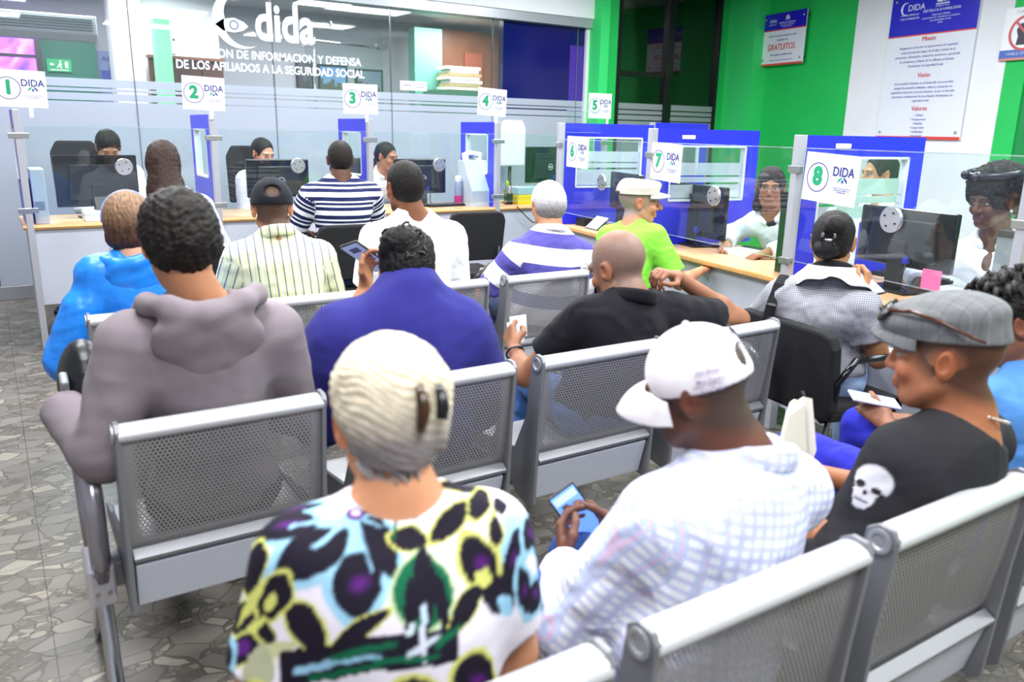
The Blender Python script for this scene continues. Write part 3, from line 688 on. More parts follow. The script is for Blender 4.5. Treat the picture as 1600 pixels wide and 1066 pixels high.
# glass partition with frosted band
gw = struct('window_2', MB().bb((-3, 8.1, 0), (5.07, 8.11, 2.74)), glassmat('partition glass', (.92, .95, .96), .9, .025))
fm, nt, b = _mat('frosted film'); nt.nodes.remove(b)
d_ = N(nt, 'ShaderNodeBsdfDiffuse'); d_.inputs[0].default_value = rgb(hx('#d3dbe8')); tl = N(nt, 'ShaderNodeBsdfTranslucent'); tl.inputs[0].default_value = rgb(hx('#d3dbe8'))
tr = N(nt, 'ShaderNodeBsdfTransparent'); a1 = N(nt, 'ShaderNodeMixShader'); a1.inputs[0].default_value = .45; a2 = N(nt, 'ShaderNodeMixShader'); a2.inputs[0].default_value = .10
nt.links.new(d_.outputs[0], a1.inputs[1]); nt.links.new(tl.outputs[0], a1.inputs[2]); nt.links.new(a1.outputs[0], a2.inputs[1]); nt.links.new(tr.outputs[0], a2.inputs[2]); nt.links.new(a2.outputs[0], nt.nodes['Material Output'].inputs[0])
FROST = fm
mb = MB()
for z0, z1 in ((1.80, 1.87), (1.765, 1.79), (1.69, 1.75), (.12, 1.68)): mb.bb((-3, 8.088, z0), (6.25, 8.096, z1))
mb.build('frosted_film', FROST, gw)
sm_ = MB()
for x in (-.02, 1.2, 2.45, 3.68, 4.92, 6.1): sm_.bb((x, 8.085, .1), (x + .008, 8.112, 2.74))
sm_.build('panel_joint', mat('panel joint', '#5d6672', .3), gw)
MB().bb((-3, 8.06, 0), (6.25, 8.14, .12)).build('bottom_channel', mat('aluminium channel', '#a9abb2', .35, .7), gw, bevel=.004)
struct('trim_6', MB().bb((-3, 7.98, 2.80), (6.27, 8.2, CEIL)), WALLW)
struct('trim_7', MB().bb((-3, 8.0, 2.70), (6.27, 8.16, 2.80)), mat('aluminium header', '#b7bac2', .35, .5))
struct('wall_dark', MB().bb((5.07, 8.10, 0), (6.25, 8.2, 2.72)), NAVYP)
struct('trim_8', MB().bb((6.0, 8.097, .1), (6.20, 8.1, 2.5)), mat('violet panel', '#4a2a9c', .3))
struct('trim_9', MB().bb((6.205, 8.05, 0), (6.25, 8.09, 2.7)), mat('white profile', '#dfe2e6', .4))
# big white lettering and emblem on the partition glass
gl = thing('glass_lettering', 'large frosted white institution name and crescent eye emblem on the glass partition', 'sign', (2.4, 8.085, 2.3), world=True)
LET = mat('white vinyl', '#eef3ff', .7)
GO = (0, 8.08, 0)
text(gl, 'name_letters', [('dida', .47, 2.29, 2.44)], GO, X3, Z3, LET, .5, align='LEFT', bold=.03, sx=.74)
text(gl, 'subtitle_letters', [('DIRECCION DE INFORMACION Y DEFENSA', .105, 2.47, 2.145), ('DE LOS AFILIADOS A LA SEGURIDAD SOCIAL', .105, 2.47, 2.03)], GO, X3, Z3, LET, .1, bold=.025, sx=.86)
mb = MB(); W_ = (0, -1, 0)
mb.prism(arcpoly(2.17, 2.46, .15, .26, 55, 300, 28, taper=1), (0, 8.08, 0), X3, Z3, W_, .002)
mb.prism([(1.93, 2.40), (2.00, 2.45), (2.10, 2.47), (2.19, 2.44), (2.23, 2.40), (2.18, 2.36), (2.10, 2.34), (2.0, 2.35)], (0, 8.08, 0), X3, Z3, W_, .002)
mb.build('crescent', LET, gl)
mb = MB(); ringmb(mb, 2.10, 2.405, .028, .016, (0, 8.077, 0), X3, Z3, W_, .002); mb.build('iris', mat('grey vinyl', '#8a94a8', .7), gl)
MB().prism([(3.03, 2.52), (3.05, 2.52), (3.07, 2.46), (3.055, 2.46)], (0, 8.08, 0), X3, Z3, W_, .002).build('accent_mark', LET, gl)
# ---- office behind the glass
struct('column_office', MB().bb((1.36, 10.4, 0), (1.68, 10.8, 3.0)), WALLW)
struct('wall_office', MB().bb((1.68, 10.55, 0), (2.55, 10.6, 3.0)), WALLW)
struct('wall_office_green', MB().bb((-.6, 11.15, 0), (1.27, 11.28, 2.52)), mat('teal green wall', '#0c6b52', .5))
struct('column_office_green', MB().bb((1.74, 10.0, 0), (1.90, 10.2, 2.62)), mat('pale green strip', '#6fd08f', .6))
struct('column_office_teal', MB().bb((5.14, 10.5, 0), (5.56, 10.7, 2.85)), mat('sea green column', '#5d9a86', .6))
ac = thing('air_conditioner', 'white split air conditioner hanging behind the left glass panel', 'air conditioner', (.55, 9.3, 2.28), world=True)
MB().prism([(9.2, 2.5), (9.2, 2.33), (9.28, 2.27), (9.42, 2.27), (9.42, 2.5)], (.0, 0, 0), Y3, Z3, X3, 1.08).build('casing', mat('white plastic casing', '#e4e7ea', .4), ac, bevel=.01)
m_ = MB()
for i in range(5): m_.bb((.03, 9.19, 2.36 + i * .025), (1.04, 9.205, 2.366 + i * .025))
m_.build('louver', mat('green grey louver', '#3c5a50', .4), ac)
es = thing('exit_sign', 'small green exit sign with running man and arrow on dark green wall', 'exit sign', (.86, 11.14, 2.1), world=True)
MB().bb((.74, 11.12, 2.07), (.99, 11.145, 2.21)).build('panel', mat('exit green', '#109a58', .4, emit=.4), es)
m_ = MB(); U_ = ((0, 11.117, 0), X3, Z3, (0, -1, 0), .002)
m_.prism([(.765, 2.15), (.79, 2.17), (.79, 2.157), (.815, 2.157), (.815, 2.143), (.79, 2.143), (.79, 2.13)], *U_); m_.bb((.925, 11.114, 2.115), (.955, 11.118, 2.185)); m_.bb((.77, 11.114, 2.085), (.96, 11.118, 2.095))
m_.prism([(.86, 2.165), (.885, 2.17), (.895, 2.15), (.88, 2.14), (.895, 2.11), (.88, 2.11), (.868, 2.135), (.845, 2.11), (.838, 2.12), (.862, 2.15)], *U_); m_.lathe([(.0, 0), (.011, 0), (.011, .002)], (.878, 11.117, 2.185), 12, Matrix.Rotation(math.pi / 2, 3, 'X'))
m_.build('pictogram', WHITE, es)
nb = thing('notice_board', 'blue grey notice board reading AQUI beside the white column behind glass', 'notice board', (1.4, 11.28, 1.9), world=True)
MB().bb((1.28, 11.26, 1.7), (1.60, 11.30, 2.34)).build('board', mat('board blue grey', '#7c8cb6', .5), nb); text(nb, 'letters', ['AQUI', 'ES'], (1.44, 11.255, 2.25), X3, Z3, FR, .09)
MB().bb((1.32, 11.24, 1.98), (1.56, 11.259, 2.12)).build('leaflet', mat('leaflet blue', '#31479f', .5), nb)
bp = thing('screen_reflection', 'purple and pink screen reflection as a glowing sheet behind the left end of the glass', 'reflection', (.1, 10.8, 2.1), world=True)  # glowing sheet added to stand for a purple screen's reflection in the glass
pm, nt, b = _mat('purple screen reflection'); tcn = N(nt, 'ShaderNodeTexCoord'); nz = N(nt, 'ShaderNodeTexNoise', i_Scale=2.2, i_Detail=1.5, i_Distortion=2.0); nt.links.new(tcn.outputs['Object'], nz.inputs['Vector'])
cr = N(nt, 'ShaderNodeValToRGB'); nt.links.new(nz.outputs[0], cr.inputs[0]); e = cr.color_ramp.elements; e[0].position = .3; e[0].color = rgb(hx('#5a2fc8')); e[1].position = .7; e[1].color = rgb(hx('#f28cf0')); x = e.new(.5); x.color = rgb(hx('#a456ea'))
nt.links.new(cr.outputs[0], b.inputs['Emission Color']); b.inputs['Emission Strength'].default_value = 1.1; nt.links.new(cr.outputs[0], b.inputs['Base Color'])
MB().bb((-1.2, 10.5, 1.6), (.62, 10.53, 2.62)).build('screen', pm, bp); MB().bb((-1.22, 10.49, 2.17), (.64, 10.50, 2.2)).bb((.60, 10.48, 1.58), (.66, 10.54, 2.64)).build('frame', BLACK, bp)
bs_ = thing('brown_bookcase', 'dark brown wooden bookcase behind the glass below the lettering', 'bookcase', (2.1, 10.3, 0), world=True)
WOOD = mat('dark brown wood', '#4a2c20', .4, var=.25, vs=5, stretch=(4, 4, 1))
MB().bb((1.70, 10.3, 0), (2.52, 10.35, 2.25)).bb((2.28, 10.28, 0), (2.31, 10.30, 2.25)).build('door', WOOD, bs_); MB().bb((1.68, 10.26, 2.23), (2.54, 10.36, 2.26)).build('top', mat('brown wood edge', '#7a4a34', .4), bs_)
for i, (x0, x1, z0, z1, c_) in enumerate(((3.72, 3.96, 2.0, 2.38, '#5b5d66'), (4.03, 4.46, 1.98, 2.35, '#7fa6d8'), (4.58, 5.0, 1.96, 2.32, '#8a93ab'))):
    t = thing('framed_picture', ['narrow dark framed picture left of the two on the office wall', 'black framed photo of a domed white building under blue sky', 'black framed photo of a brown street facade on the office wall'][i], 'picture', (x0, 11.28, z0), world=True)
    MB().bb((x0, 11.27, z0), (x1, 11.30, z1)).build('frame', BLACK, t)
    MB().bb((x0 + .03, 11.26, z0 + .03), (x1 - .03, 11.272, z1 - .03)).build('print', mat('print sky %d' % i, c_, .4), t)
    m_ = MB(); r_ = random.Random(i); x = x0 + .03
    while x < x1 - .07: ww = r_.uniform(.03, .07); m_.bb((x, 11.255, z0 + .03), (x + ww, 11.261, z0 + .03 + r_.uniform(.05, .17))); x += ww
    m_.build('skyline', mat('print buildings %d' % i, ['#3d3f45', '#5f5c55', '#6b4a38'][i], .5), t)
gd = thing('glass_door', 'frameless inner glass door with steel pull bar and hinge in the office', 'door', (3.7, 9.5, 0), world=True)
MB().bb((3.25, 9.5, 0), (4.22, 9.51, 2.72)).build('pane', glassmat('inner door glass', (.9, .93, .92), 1), gd)
MB().tube([(3.25, 9.46, 2.47), (4.15, 9.46, 2.44)], .012).tube([(3.35, 9.47, 1.2), (3.35, 9.47, 2.4)], .01).build('pull_bar', CHROME, gd, smooth=True); MB().bb((4.13, 9.47, 2.42), (4.27, 9.53, 2.49)).bb((3.23, 9.47, 2.4), (3.35, 9.53, 2.5)).build('hinge', SILVERD, gd)
sc = thing('security_camera', 'small white wall sensor high beside the emblem behind glass', 'sensor', (2.1, 10.5, 2.35), world=True)
MB().bb((2.0, 10.5, 2.3), (2.05, 10.55, 2.5)).build('housing', mat('sensor plastic', '#d8dade', .5), sc, bevel=.006)
MB().ball((2.025, 10.495, 2.46), .012, 10).build('lens', BLACK, sc, smooth=True)
wc = thing('file_cabinet', 'reddish brown wooden shelf unit stacked with files behind the right glass', 'shelf unit', (6.15, 10.8, 0), world=True)
MB().bb((5.69, 10.85, 0), (6.7, 10.95, 2.9)).bb((5.66, 10.5, 1.98), (6.7, 10.9, 2.02)).build('back_panel', mat('reddish brown panel', '#7b4b36', .35, var=.15, vs=3), wc); MB().bb((6.1, 10.8, 2.05), (6.4, 10.84, 2.6)).build('door_panel', mat('red brown door', '#8f4a38', .35), wc)
for j in range(7):
    z = 2.04 + j * .045; ww = .5 + .08 * ((j * 37) % 5) / 5
    tag(MB().bb((5.45 + .03 * (j % 3), 10.15, z), (5.45 + ww, 10.45, z + .04)).build('paper_file', mat(['file cream', 'file tan', 'file white'][j % 3], ['#d9d2bd', '#b49a6c', '#e6e6e2'][j % 3], .7)), 'flat paper file in the stack on the shelf behind the glass', 'file', 'files stacked behind the glass')
tag(MB().bb((5.25, 10.1, 0), (6.3, 10.47, 2.03)).build('low_cupboard', mat('green grey cupboard', '#4c7d66', .5)), 'green grey cupboard under the stack of files behind glass', 'cupboard')
cs_ = thing('counter_card', 'small white printed card stuck on the glass above sign four', 'card', (3.93, 8.08, 1.95), world=True)
MB().bb((3.78, 8.075, 1.90), (4.09, 8.082, 1.995)).build('card', WHITE, cs_); text(cs_, 'letters', [('DIDA', .035, -.08, 0), ('Dirección General', .018, .07, .015), ('de Información', .018, .07, -.012)], (3.935, 8.074, 1.95), X3, Z3, FR, .03)
# ceiling lamps
for i, (x, y) in enumerate(LAMP_SPOTS):
    t = thing('ceiling_light', 'recessed square white ceiling light panel above the waiting benches', 'ceiling light', (x, y, CEIL - .05), group='ceiling light panels of the hall', world=True)
    MB().bb((x - .62, y - .32, CEIL - .03), (x + .62, y + .32, CEIL)).build('frame', SILVERR, t); MB().bb((x - .6, y - .3, CEIL - .036), (x + .6, y + .3, CEIL - .03)).build('diffuser', mat('hall lamp diffuser', (1, .98, .95), .5, emit=2.5), t)
for i, (x, y, sx, sy) in enumerate(((.75, 10.2, .5, .14), (1.7, 10.1, .5, .17), (1.85, 10.8, .35, .10), (3.7, 10.0, .32, .3), (.3, 9.0, .55, .07))):
    t = thing('office_light', ['long white light panel at top left of the office ceiling', 'long white light panel right of the air conditioner', 'short white light panel near the white column', 'single square light panel above the word dida', 'slim light strip above the air conditioner'][i], 'ceiling light', (x, y, 2.98), world=True)
    MB().bb((x - sx, y - sy, 2.96), (x + sx, y + sy, 3.0)).build('frame', SILVERR, t); MB().bb((x - sx + .02, y - sy + .02, 2.952), (x + sx - .02, y + sy - .02, 2.96)).build('diffuser', LIGHTM, t)
# ---- wall boards on the right wall
def emblem(p, o, U, V, s, m1, m2, m3):
    """crescent arcs around a globe, as on the counter signs"""
    U = Vector(U).normalized(); V = Vector(V); W = U.cross(V); o = Vector(o)
    MB().prism(arcpoly(0, -s * .22, s * .78, s * 1.22, 100, 172, 12, .5), o, U, V, W, .0012).build('left_arc', m1, p)
    MB().prism(arcpoly(0, -s * .22, s * .78, s * 1.22, 80, 8, 12, .5), o, U, V, W, .0012).build('right_arc', m2, p)
    k = MB(); k.prism([(s * .34 * math.cos(a / 10 * 6.2832), s * .34 * math.sin(a / 10 * 6.2832) + s * .18) for a in range(10)], o, U, V, W, .0016); k.build('globe', m3, p)
def dome(p, o, U, V, s, m):
    U = Vector(U).normalized(); V = Vector(V); W = U.cross(V); k = MB()
    for i in range(5):
        a0 = 180 - i * 36 - 4; a1 = a0 - 28
        k.prism([(s * .12 * math.cos(math.radians(a0)), s * .9 * math.sin(math.radians(a0)) * .1), (s * .8 * math.cos(math.radians(a0)), s * 1.0 * math.sin(math.radians(a0))), (s * .8 * math.cos(math.radians(a1)), s * 1.0 * math.sin(math.radians(a1))), (s * .12 * math.cos(math.radians(a1)), s * .1)], o, U, V, W, .001)
    k.prism([(-s * .9, -s * .1), (s * .9, -s * .1), (s * .9, -s * .22), (-s * .9, -s * .22)], o, U, V, W, .001); k.prism([(-s * .05, s), (s * .05, s), (s * .02, s * 1.3), (-s * .02, s * 1.3)], o, U, V, W, .001)
    return k.build('dome_emblem', m, p)
UR = -uR                                                              # reading direction on the right wall
def wallboard(name, label, t0, t1, z0, z1, head, red):
    d = .075; t = thing(name, label, 'sign', RW((t0 + t1) / 2, 0, z0), world=True); w_ = t1 - t0
    rwbox(MB(), t0, t1, d - .012, d, z0, z1).build('panel', mat('glossy white panel', '#eceffb', .15), t, bevel=.002)
    rwbox(MB(), t0, t1, d, d + .003, z1 - head, z1).build('blue_header', mat('header blue', '#2320c8', .2), t)
    rwbox(MB(), t0, t1, d, d + .004, z0, z0 + red).build('red_bar', mat('red stripe', '#e2473c', .3), t); rwbox(MB(), t0, t1, d, d + .004, z1 - head - .012, z1 - head).build('red_line', mat('red stripe', '#e2473c', .3), t)
    for tt in (t0 + .05, t1 - .05):
        for zz in (z0 + .07, z1 - .06): MB().lathe([(.0, .0), (.016, 0), (.016, .07), (.012, .085), (0, .085)], RW(tt, 0, zz), 14, Matrix.Rotation(-math.pi / 2, 3, uR)).build('standoff', CHROME, t, smooth=True)
    return t, RW((t0 + t1) / 2, d + .004, z1)
P1, P2 = RW(0), None
t, o = wallboard('mission_poster', 'tall white board headed in blue with mission, vision and values text', 2.585, 3.60, 1.50, 2.93, .40, .03)
o = Vector(o)
text(t, 'headline_letters', [('DIDA', .085, -.20, -.14), ('COMPROMETIDOS', .026, -.27, -.205), ('CON TU BIENESTAR', .026, -.27, -.24), ('GOBIERNO DE LA', .02, .10, -.155), ('REPÚBLICA DOMINICANA', .036, .10, -.19), ('DIRECCIÓN GENERAL', .021, .10, -.232), ('DE INFORMACIÓN Y DEFENSA DE LOS AFILIADOS', .019, .10, -.258), ('A LA SEGURIDAD SOCIAL', .021, .10, -.284), ('(DIDA)', .018, .10, -.308)], o, UR, Z3, INKW, .05)
dome(t, o + Vector((0, 0, -.12)) + UR * .10, UR, Z3, .085, INKW)
MB().prism(arcpoly(0, 0, .035, .06, 60, 290, 16, 1), o + Vector((0, 0, -.14)) + UR * -.33, UR, Z3, -vR, .0012).build('crescent', INKW, t)
text(t, 'title_letters', [('Misión', .062, 0, -.45), ('Visión', .062, 0, -.80), ('Valores', .062, 0, -1.125)], o, UR, Z3, RD, .06)
body = ['Resguardar el derecho de las personas a la seguridad', 'social en todas las etapas de la vida, a través de la', 'promoción, información, educación, monitoreo, ejerciendo', 'la orientación y defensa de los afiliados al Sistema', 'Dominicano de Seguridad Social.']
vis = ['Ser la entidad referente en el desarrollo de un modelo', 'integral de atención ciudadana, cultura y educación en', 'seguridad social, para el reconocimiento, acceso al derecho', 'universal y constitucional de la población dominicana a la', 'seguridad social.']
val = ['• Calidad', '• Transparencia', '• Equidad', '• Compromiso', '• Solidaridad', '• Integridad']
text(t, 'body_letters', [(s_, .034, 0, -.525 - i * .045) for i, s_ in enumerate(body)] + [(s_, .034, 0, -.875 - i * .043) for i, s_ in enumerate(vis)] + [(s_, .033, 0, -1.19 - i * .041) for i, s_ in enumerate(val)], o, UR, Z3, INKB, .03, sx=.93)
t, o = wallboard('free_service_sign', 'small white wall sign reading GRATUITOS under a blue header on green', .59, 1.345, 2.36, 2.97, .19, .022)
o = Vector(o)
text(t, 'headline_letters', [('DIDA', .05, -.19, -.09), ('COMPROMETIDOS', .016, -.2, -.13), ('REPÚBLICA DOMINICANA', .024, .06, -.12), ('DIRECCIÓN GENERAL DE INFORMACIÓN', .013, .06, -.145), ('Y DEFENSA DE LOS AFILIADOS', .013, .06, -.165)], o, UR, Z3, INKW, .05); dome(t, o + Vector((0, 0, -.08)) + UR * .06, UR, Z3, .045, INKW)
text(t, 'red_letters', [('GRATUITOS', .105, -.01, -.40)], o, UR, Z3, RD, .1, sx=.85)
text(t, 'body_letters', [('Todos los servicios ofrecidos en esta', .036, -.01, -.265), ('institución son', .036, 0, -.315), ('No aceptamos gratificaciones', .036, 0, -.485), ('Ley 87-01 que crea el Sistema de Seguridad Social', .022, 0, -.55)], o, UR, Z3, INKB, .03, sx=.9)
t = thing('no_phone_sign', 'white sign with a red crossed circle over a head at the right edge', 'sign', RW(3.95, 0, 2.2), world=True)
d = .075
rwbox(MB(), 3.875, 4.45, d - .01, d, 2.21, 2.66).build('panel', PVC, t); rwbox(MB(), 3.875, 4.45, d, d + .003, 2.23, 2.30).build('blue_band', mat('soft blue band', '#4a6fc0', .3), t); rwbox(MB(), 3.875, 4.45, d, d + .003, 2.21, 2.23).build('bottom_line', mat('salmon line', '#d98b7c', .4), t)
o = RW(4.09, d + .003, 2.44); mb = MB(); ringmb(mb, 0, 0, .13, .022, o, UR, Z3, -vR, .002); mb.prism([(-.10, .09), (-.085, .105), (.105, -.085), (.09, -.1)], o, UR, Z3, -vR, .003); mb.build('red_ring', mat('ring red', '#cf5a62', .4), t)
MB().prism([(-.07, -.1), (.03, -.1), (.035, -.06), (.07, -.05), (.07, .0), (.085, .01), (.065, .06), (.02, .09), (-.05, .08), (-.08, .03), (-.06, -.03)], o, UR, Z3, -vR, .0015).build('head_pictogram', mat('pictogram grey', '#46414e', .5), t)
text(t, 'letters', [('POR FAVOR', .04, 0, .18), ('HABLE EN VOZ BAJA', .04, .04, -.175)], o, UR, Z3, mat('pale ink', '#c9cfe8', .5), .05)
# wavy cable in the shadow gap
tag(MB().tube([(8.73 + .018 * math.sin(i * 1.3), 7.93, 1.5 + i * .045) for i in range(40)], .008, 8).build('wall_cable', mat('white cable', '#d7ead9', .5), smooth=True), 'wavy white cable running up the dark gap in the green wall', 'cable')
# ================================================================ FURNITURE
# ---- waiting benches
def bench(y0, x0, n, pitch, wid, label, leg=True, armL=False):
    t = thing('waiting_bench', label, 'bench', (x0 + n * pitch / 2, y0 + .25, 0), world=True)
    for k in range(n):
        a = x0 + k * pitch; b_ = a + wid
        # perforated back: shallow curve, recessed 12 mm in front of the rear edge
        prof = [(y0 + .012, .785), (y0 + .018, .70), (y0 + .03, .60), (y0 + .045, .50), (y0 + .06, .455)]
        v = []; f = []; P_ = []
        for j in range(len(prof)):
            for i in range(2): v.append((a + .006 + i * (wid - .012), *prof[j]))
        nb_ = 24; v = []; 
        ys = np.linspace(.785, .452, nb_ + 1); py = np.interp(-ys, [-p[1] for p in prof], [p[0] for p in prof]); xs = np.linspace(a + .006, b_ - .006, 25)
        for z, yy in zip(ys, py):
            for x in xs: v.append((x, yy, z))
        f = [(r * 25 + c, r * 25 + c + 1, (r + 1) * 25 + c + 1, (r + 1) * 25 + c) for r in range(nb_) for c in range(24)]
        o = MB().add(v, f).build('backrest', PERF, t, smooth=True)
        def tcf(co, a=a, b_=b_):
            w_ = co + np.array(t.location); m = ((w_[:, 0] > a + .045) & (w_[:, 0] < b_ - .045) & (w_[:, 2] > .50) & (w_[:, 2] < .775)).astype(float)
            return np.stack([w_[:, 0], m, w_[:, 2]], 1)
        add_tc(o, tcf)
        # rounded top rail
        MB().prism([(y0 + .026 + .034 * math.cos(q), .790 + .022 * math.sin(q)) for q in np.linspace(-.3, math.pi * 2 - .3, 20)[:-1]], (a + .003, 0, 0), Y3, Z3, X3, wid - .006).build('top_rail', SILVERR, t, smooth=True, auto=True)
        # lip under the back and pale pan underneath
        MB().prism([(y0 + .045, .475), (y0 + .02, .458), (y0 + .022, .448), (y0 + .065, .452)], (a + .012, 0, 0), Y3, Z3, X3, wid - .024).build('back_lip', SILVERD, t)
        MB().prism([(y0 + .05, .438), (y0 + .035, .432), (y0 + .065, .305), (y0 + .085, .295), (y0 + .11, .31), (y0 + .10, .42)], (a + .014, 0, 0), Y3, Z3, X3, wid - .028).build('rear_pan', PALEPAN, t, bevel=.003)
        st = MB().prism([(y0 + .07, .455), (y0 + .12, .43), (y0 + .30, .415), (y0 + .42, .43), (y0 + .46, .42), (y0 + .47, .40), (y0 + .44, .40), (y0 + .3, .395), (y0 + .12, .41), (y0 + .06, .435)], (a + .012, 0, 0), Y3, Z3, X3, wid - .024).build('seat', SILVER, t, auto=True)
        for xx, sgn in ((a - .004, -1), (b_ - .008, 1)):
            poly = [(y0 - .006, .80), (y0 + .006, .818), (y0 + .035, .820), (y0 + .058, .805), (y0 + .062, .77), (y0 + .085, .60), (y0 + .15, .47), (y0 + .46, .435), (y0 + .47, .39), (y0 + .20, .375), (y0 + .13, .30), (y0 + .055, .285), (y0 + .03, .30), (y0 + .012, .60), (y0 - .004, .775)]
            sp = MB().prism(poly, (xx, 0, 0), Y3, Z3, X3, .012).build('side_plate', SILVERD, t, bevel=.002)
            MB().lathe([(.0, 0), (.024, 0), (.024, .004), (.016, .004), (.013, .001), (0, .001)], (xx + (-.001 if sgn < 0 else .013), y0 + .028, .789), 18, Matrix.Rotation(sgn * math.pi / 2, 3, 'Y')).build('end_cap', SILVER, sp, smooth=True, auto=True)
            br = MB().prism([(y0 + .06, .43), (y0 + .085, .43), (y0 + .115, .31), (y0 + .09, .305)], (xx + (.014 if sgn < 0 else -.010), 0, 0), Y3, Z3, X3, .008).build('weld_strip', CHROME, sp)
    L_ = n * pitch
    MB().bb((x0 - .03, y0 + .20, .30), (x0 + L_ - .05, y0 + .28, .37)).build('beam', SILVERD, t, bevel=.004)
    xs = [x0 - .055, x0 + L_ - .03] if n > 1 else [x0 - .05]
    for i, x in enumerate(xs):
        yl = y0 + .15
        MB().bb((x - .035, yl - .02, .29), (x + .03, yl + .13, .40)).build('leg_bracket', mat('glossy bracket', '#d5d3de', .18, .6), t, bevel=.008)
        bl = MB()
        for dx in (-.016, .012):
            for zz in (.385, .33): bl.lathe([(0, 0), (.006, 0), (.006, .005), (0, .005)], (x + dx, yl - .02, zz), 8, Matrix.Rotation(math.pi / 2, 3, 'X'))
        bl.build('bolt', CHROME, t)
        MB().tube([(x, yl + .03, .33), (x, yl - .01, .18), (x, yl - .06, .04), (x, yl - .08, .012)], .022, 14, sx=.9).build('leg', CHROME, t, smooth=True, auto=True)
        MB().tube([(x, yl + .09, .33), (x, yl + .22, .16), (x, yl + .33, .012)], .022, 14, sx=.9).build('leg', CHROME, t, smooth=True, auto=True)
        MB().tube([(x, yl, .36), (x, yl - .015, .45), (x, yl - .02, .56), (x, yl + .0, .615), (x, yl + .05, .645), (x, yl + .15, .65), (x, yl + .26, .645), (x, yl + .30, .62), (x, yl + .31, .56), (x, yl + .27, .45), (x, yl + .2, .36)], .024, 16).build('armrest', mat('armrest tube', '#a7a3ad', .25, .7), t, smooth=True)
    return t
bench(1.963, .180, 4, .607, .503, 'four seat grey perforated steel bench, middle row, behind the hoodie and black polo')
bench(3.24, .249, 4, .607, .503, 'four seat grey perforated steel bench, farthest row, behind the yellow striped shirt')
bench(.712, .135, 4, .580, .503, 'four seat grey perforated steel bench nearest the camera at lower right')
# ---- main counter
cm = thing('main_counter', 'long pale grey counter with beech top running under signs one to five', 'counter', (2.6, 6.4, 0), world=True)
CT = .84; YC = 6.15
MB().prism([(YC - .012, CT - .03), (YC - .02, CT - .015), (YC - .012, CT), (6.80, CT), (6.80, CT - .03)], (.16, 0, 0), Y3, Z3, X3, 5.2).build('worktop', BEECH, cm, auto=True)
MB().prism([(YC - .012, CT - .03), (YC - .022, CT - .015), (YC - .012, CT + .001), (YC + .01, CT + .001), (YC + .01, CT - .032)], (.158, 0, 0), Y3, Z3, X3, 5.2).build('edge_strip', BEECHE, cm, auto=True)
for i in range(5): MB().bb((.22 + i * 1.2, YC + .012, .30), (.22 + i * 1.2 + (1.155 if i < 4 else .35), YC + .03, CT - .03)).build('modesty_panel', LAM, cm, bevel=.002)
for i in range(5): MB().bb((.19 + i * 1.2, YC + .03, 0), (.21 + i * 1.2, 6.78, CT - .03)).build('end_panel', LAM, cm)
# ---- right counter
rcm = thing('right_counter', 'pale grey counter with beech top running towards the camera under signs six to eight', 'counter', RC(-2, .3), world=True)
def rcbox(mb, t0, t1, d0, d1, z0, z1):
    P = [RC(t, d, z) for z in (z0, z1) for t, d in ((t0, d0), (t1, d0), (t1, d1), (t0, d1))]
    return mb.add(P, [(0, 1, 2, 3), (7, 6, 5, 4), (0, 4, 5, 1), (1, 5, 6, 2), (2, 6, 7, 3), (3, 7, 4, 0)])
CR = .80
rcbox(MB(), .05, -5.0, 0, .62, CR - .03, CR).build('worktop', BEECH, rcm); rcbox(MB(), .05, -5.0, -.016, .006, CR - .032, CR + .001).build('edge_strip', BEECHE, rcm, bevel=.008)
for i in range(4): rcbox(MB(), -.0 - i * 1.17, -1.165 - i * 1.17, .03, .05, .12, CR - .03).build('modesty_panel', LAM, rcm, bevel=.002)
rcbox(MB(), .04, .02, .03, .60, 0, CR - .03).build('end_panel', LAM, rcm)
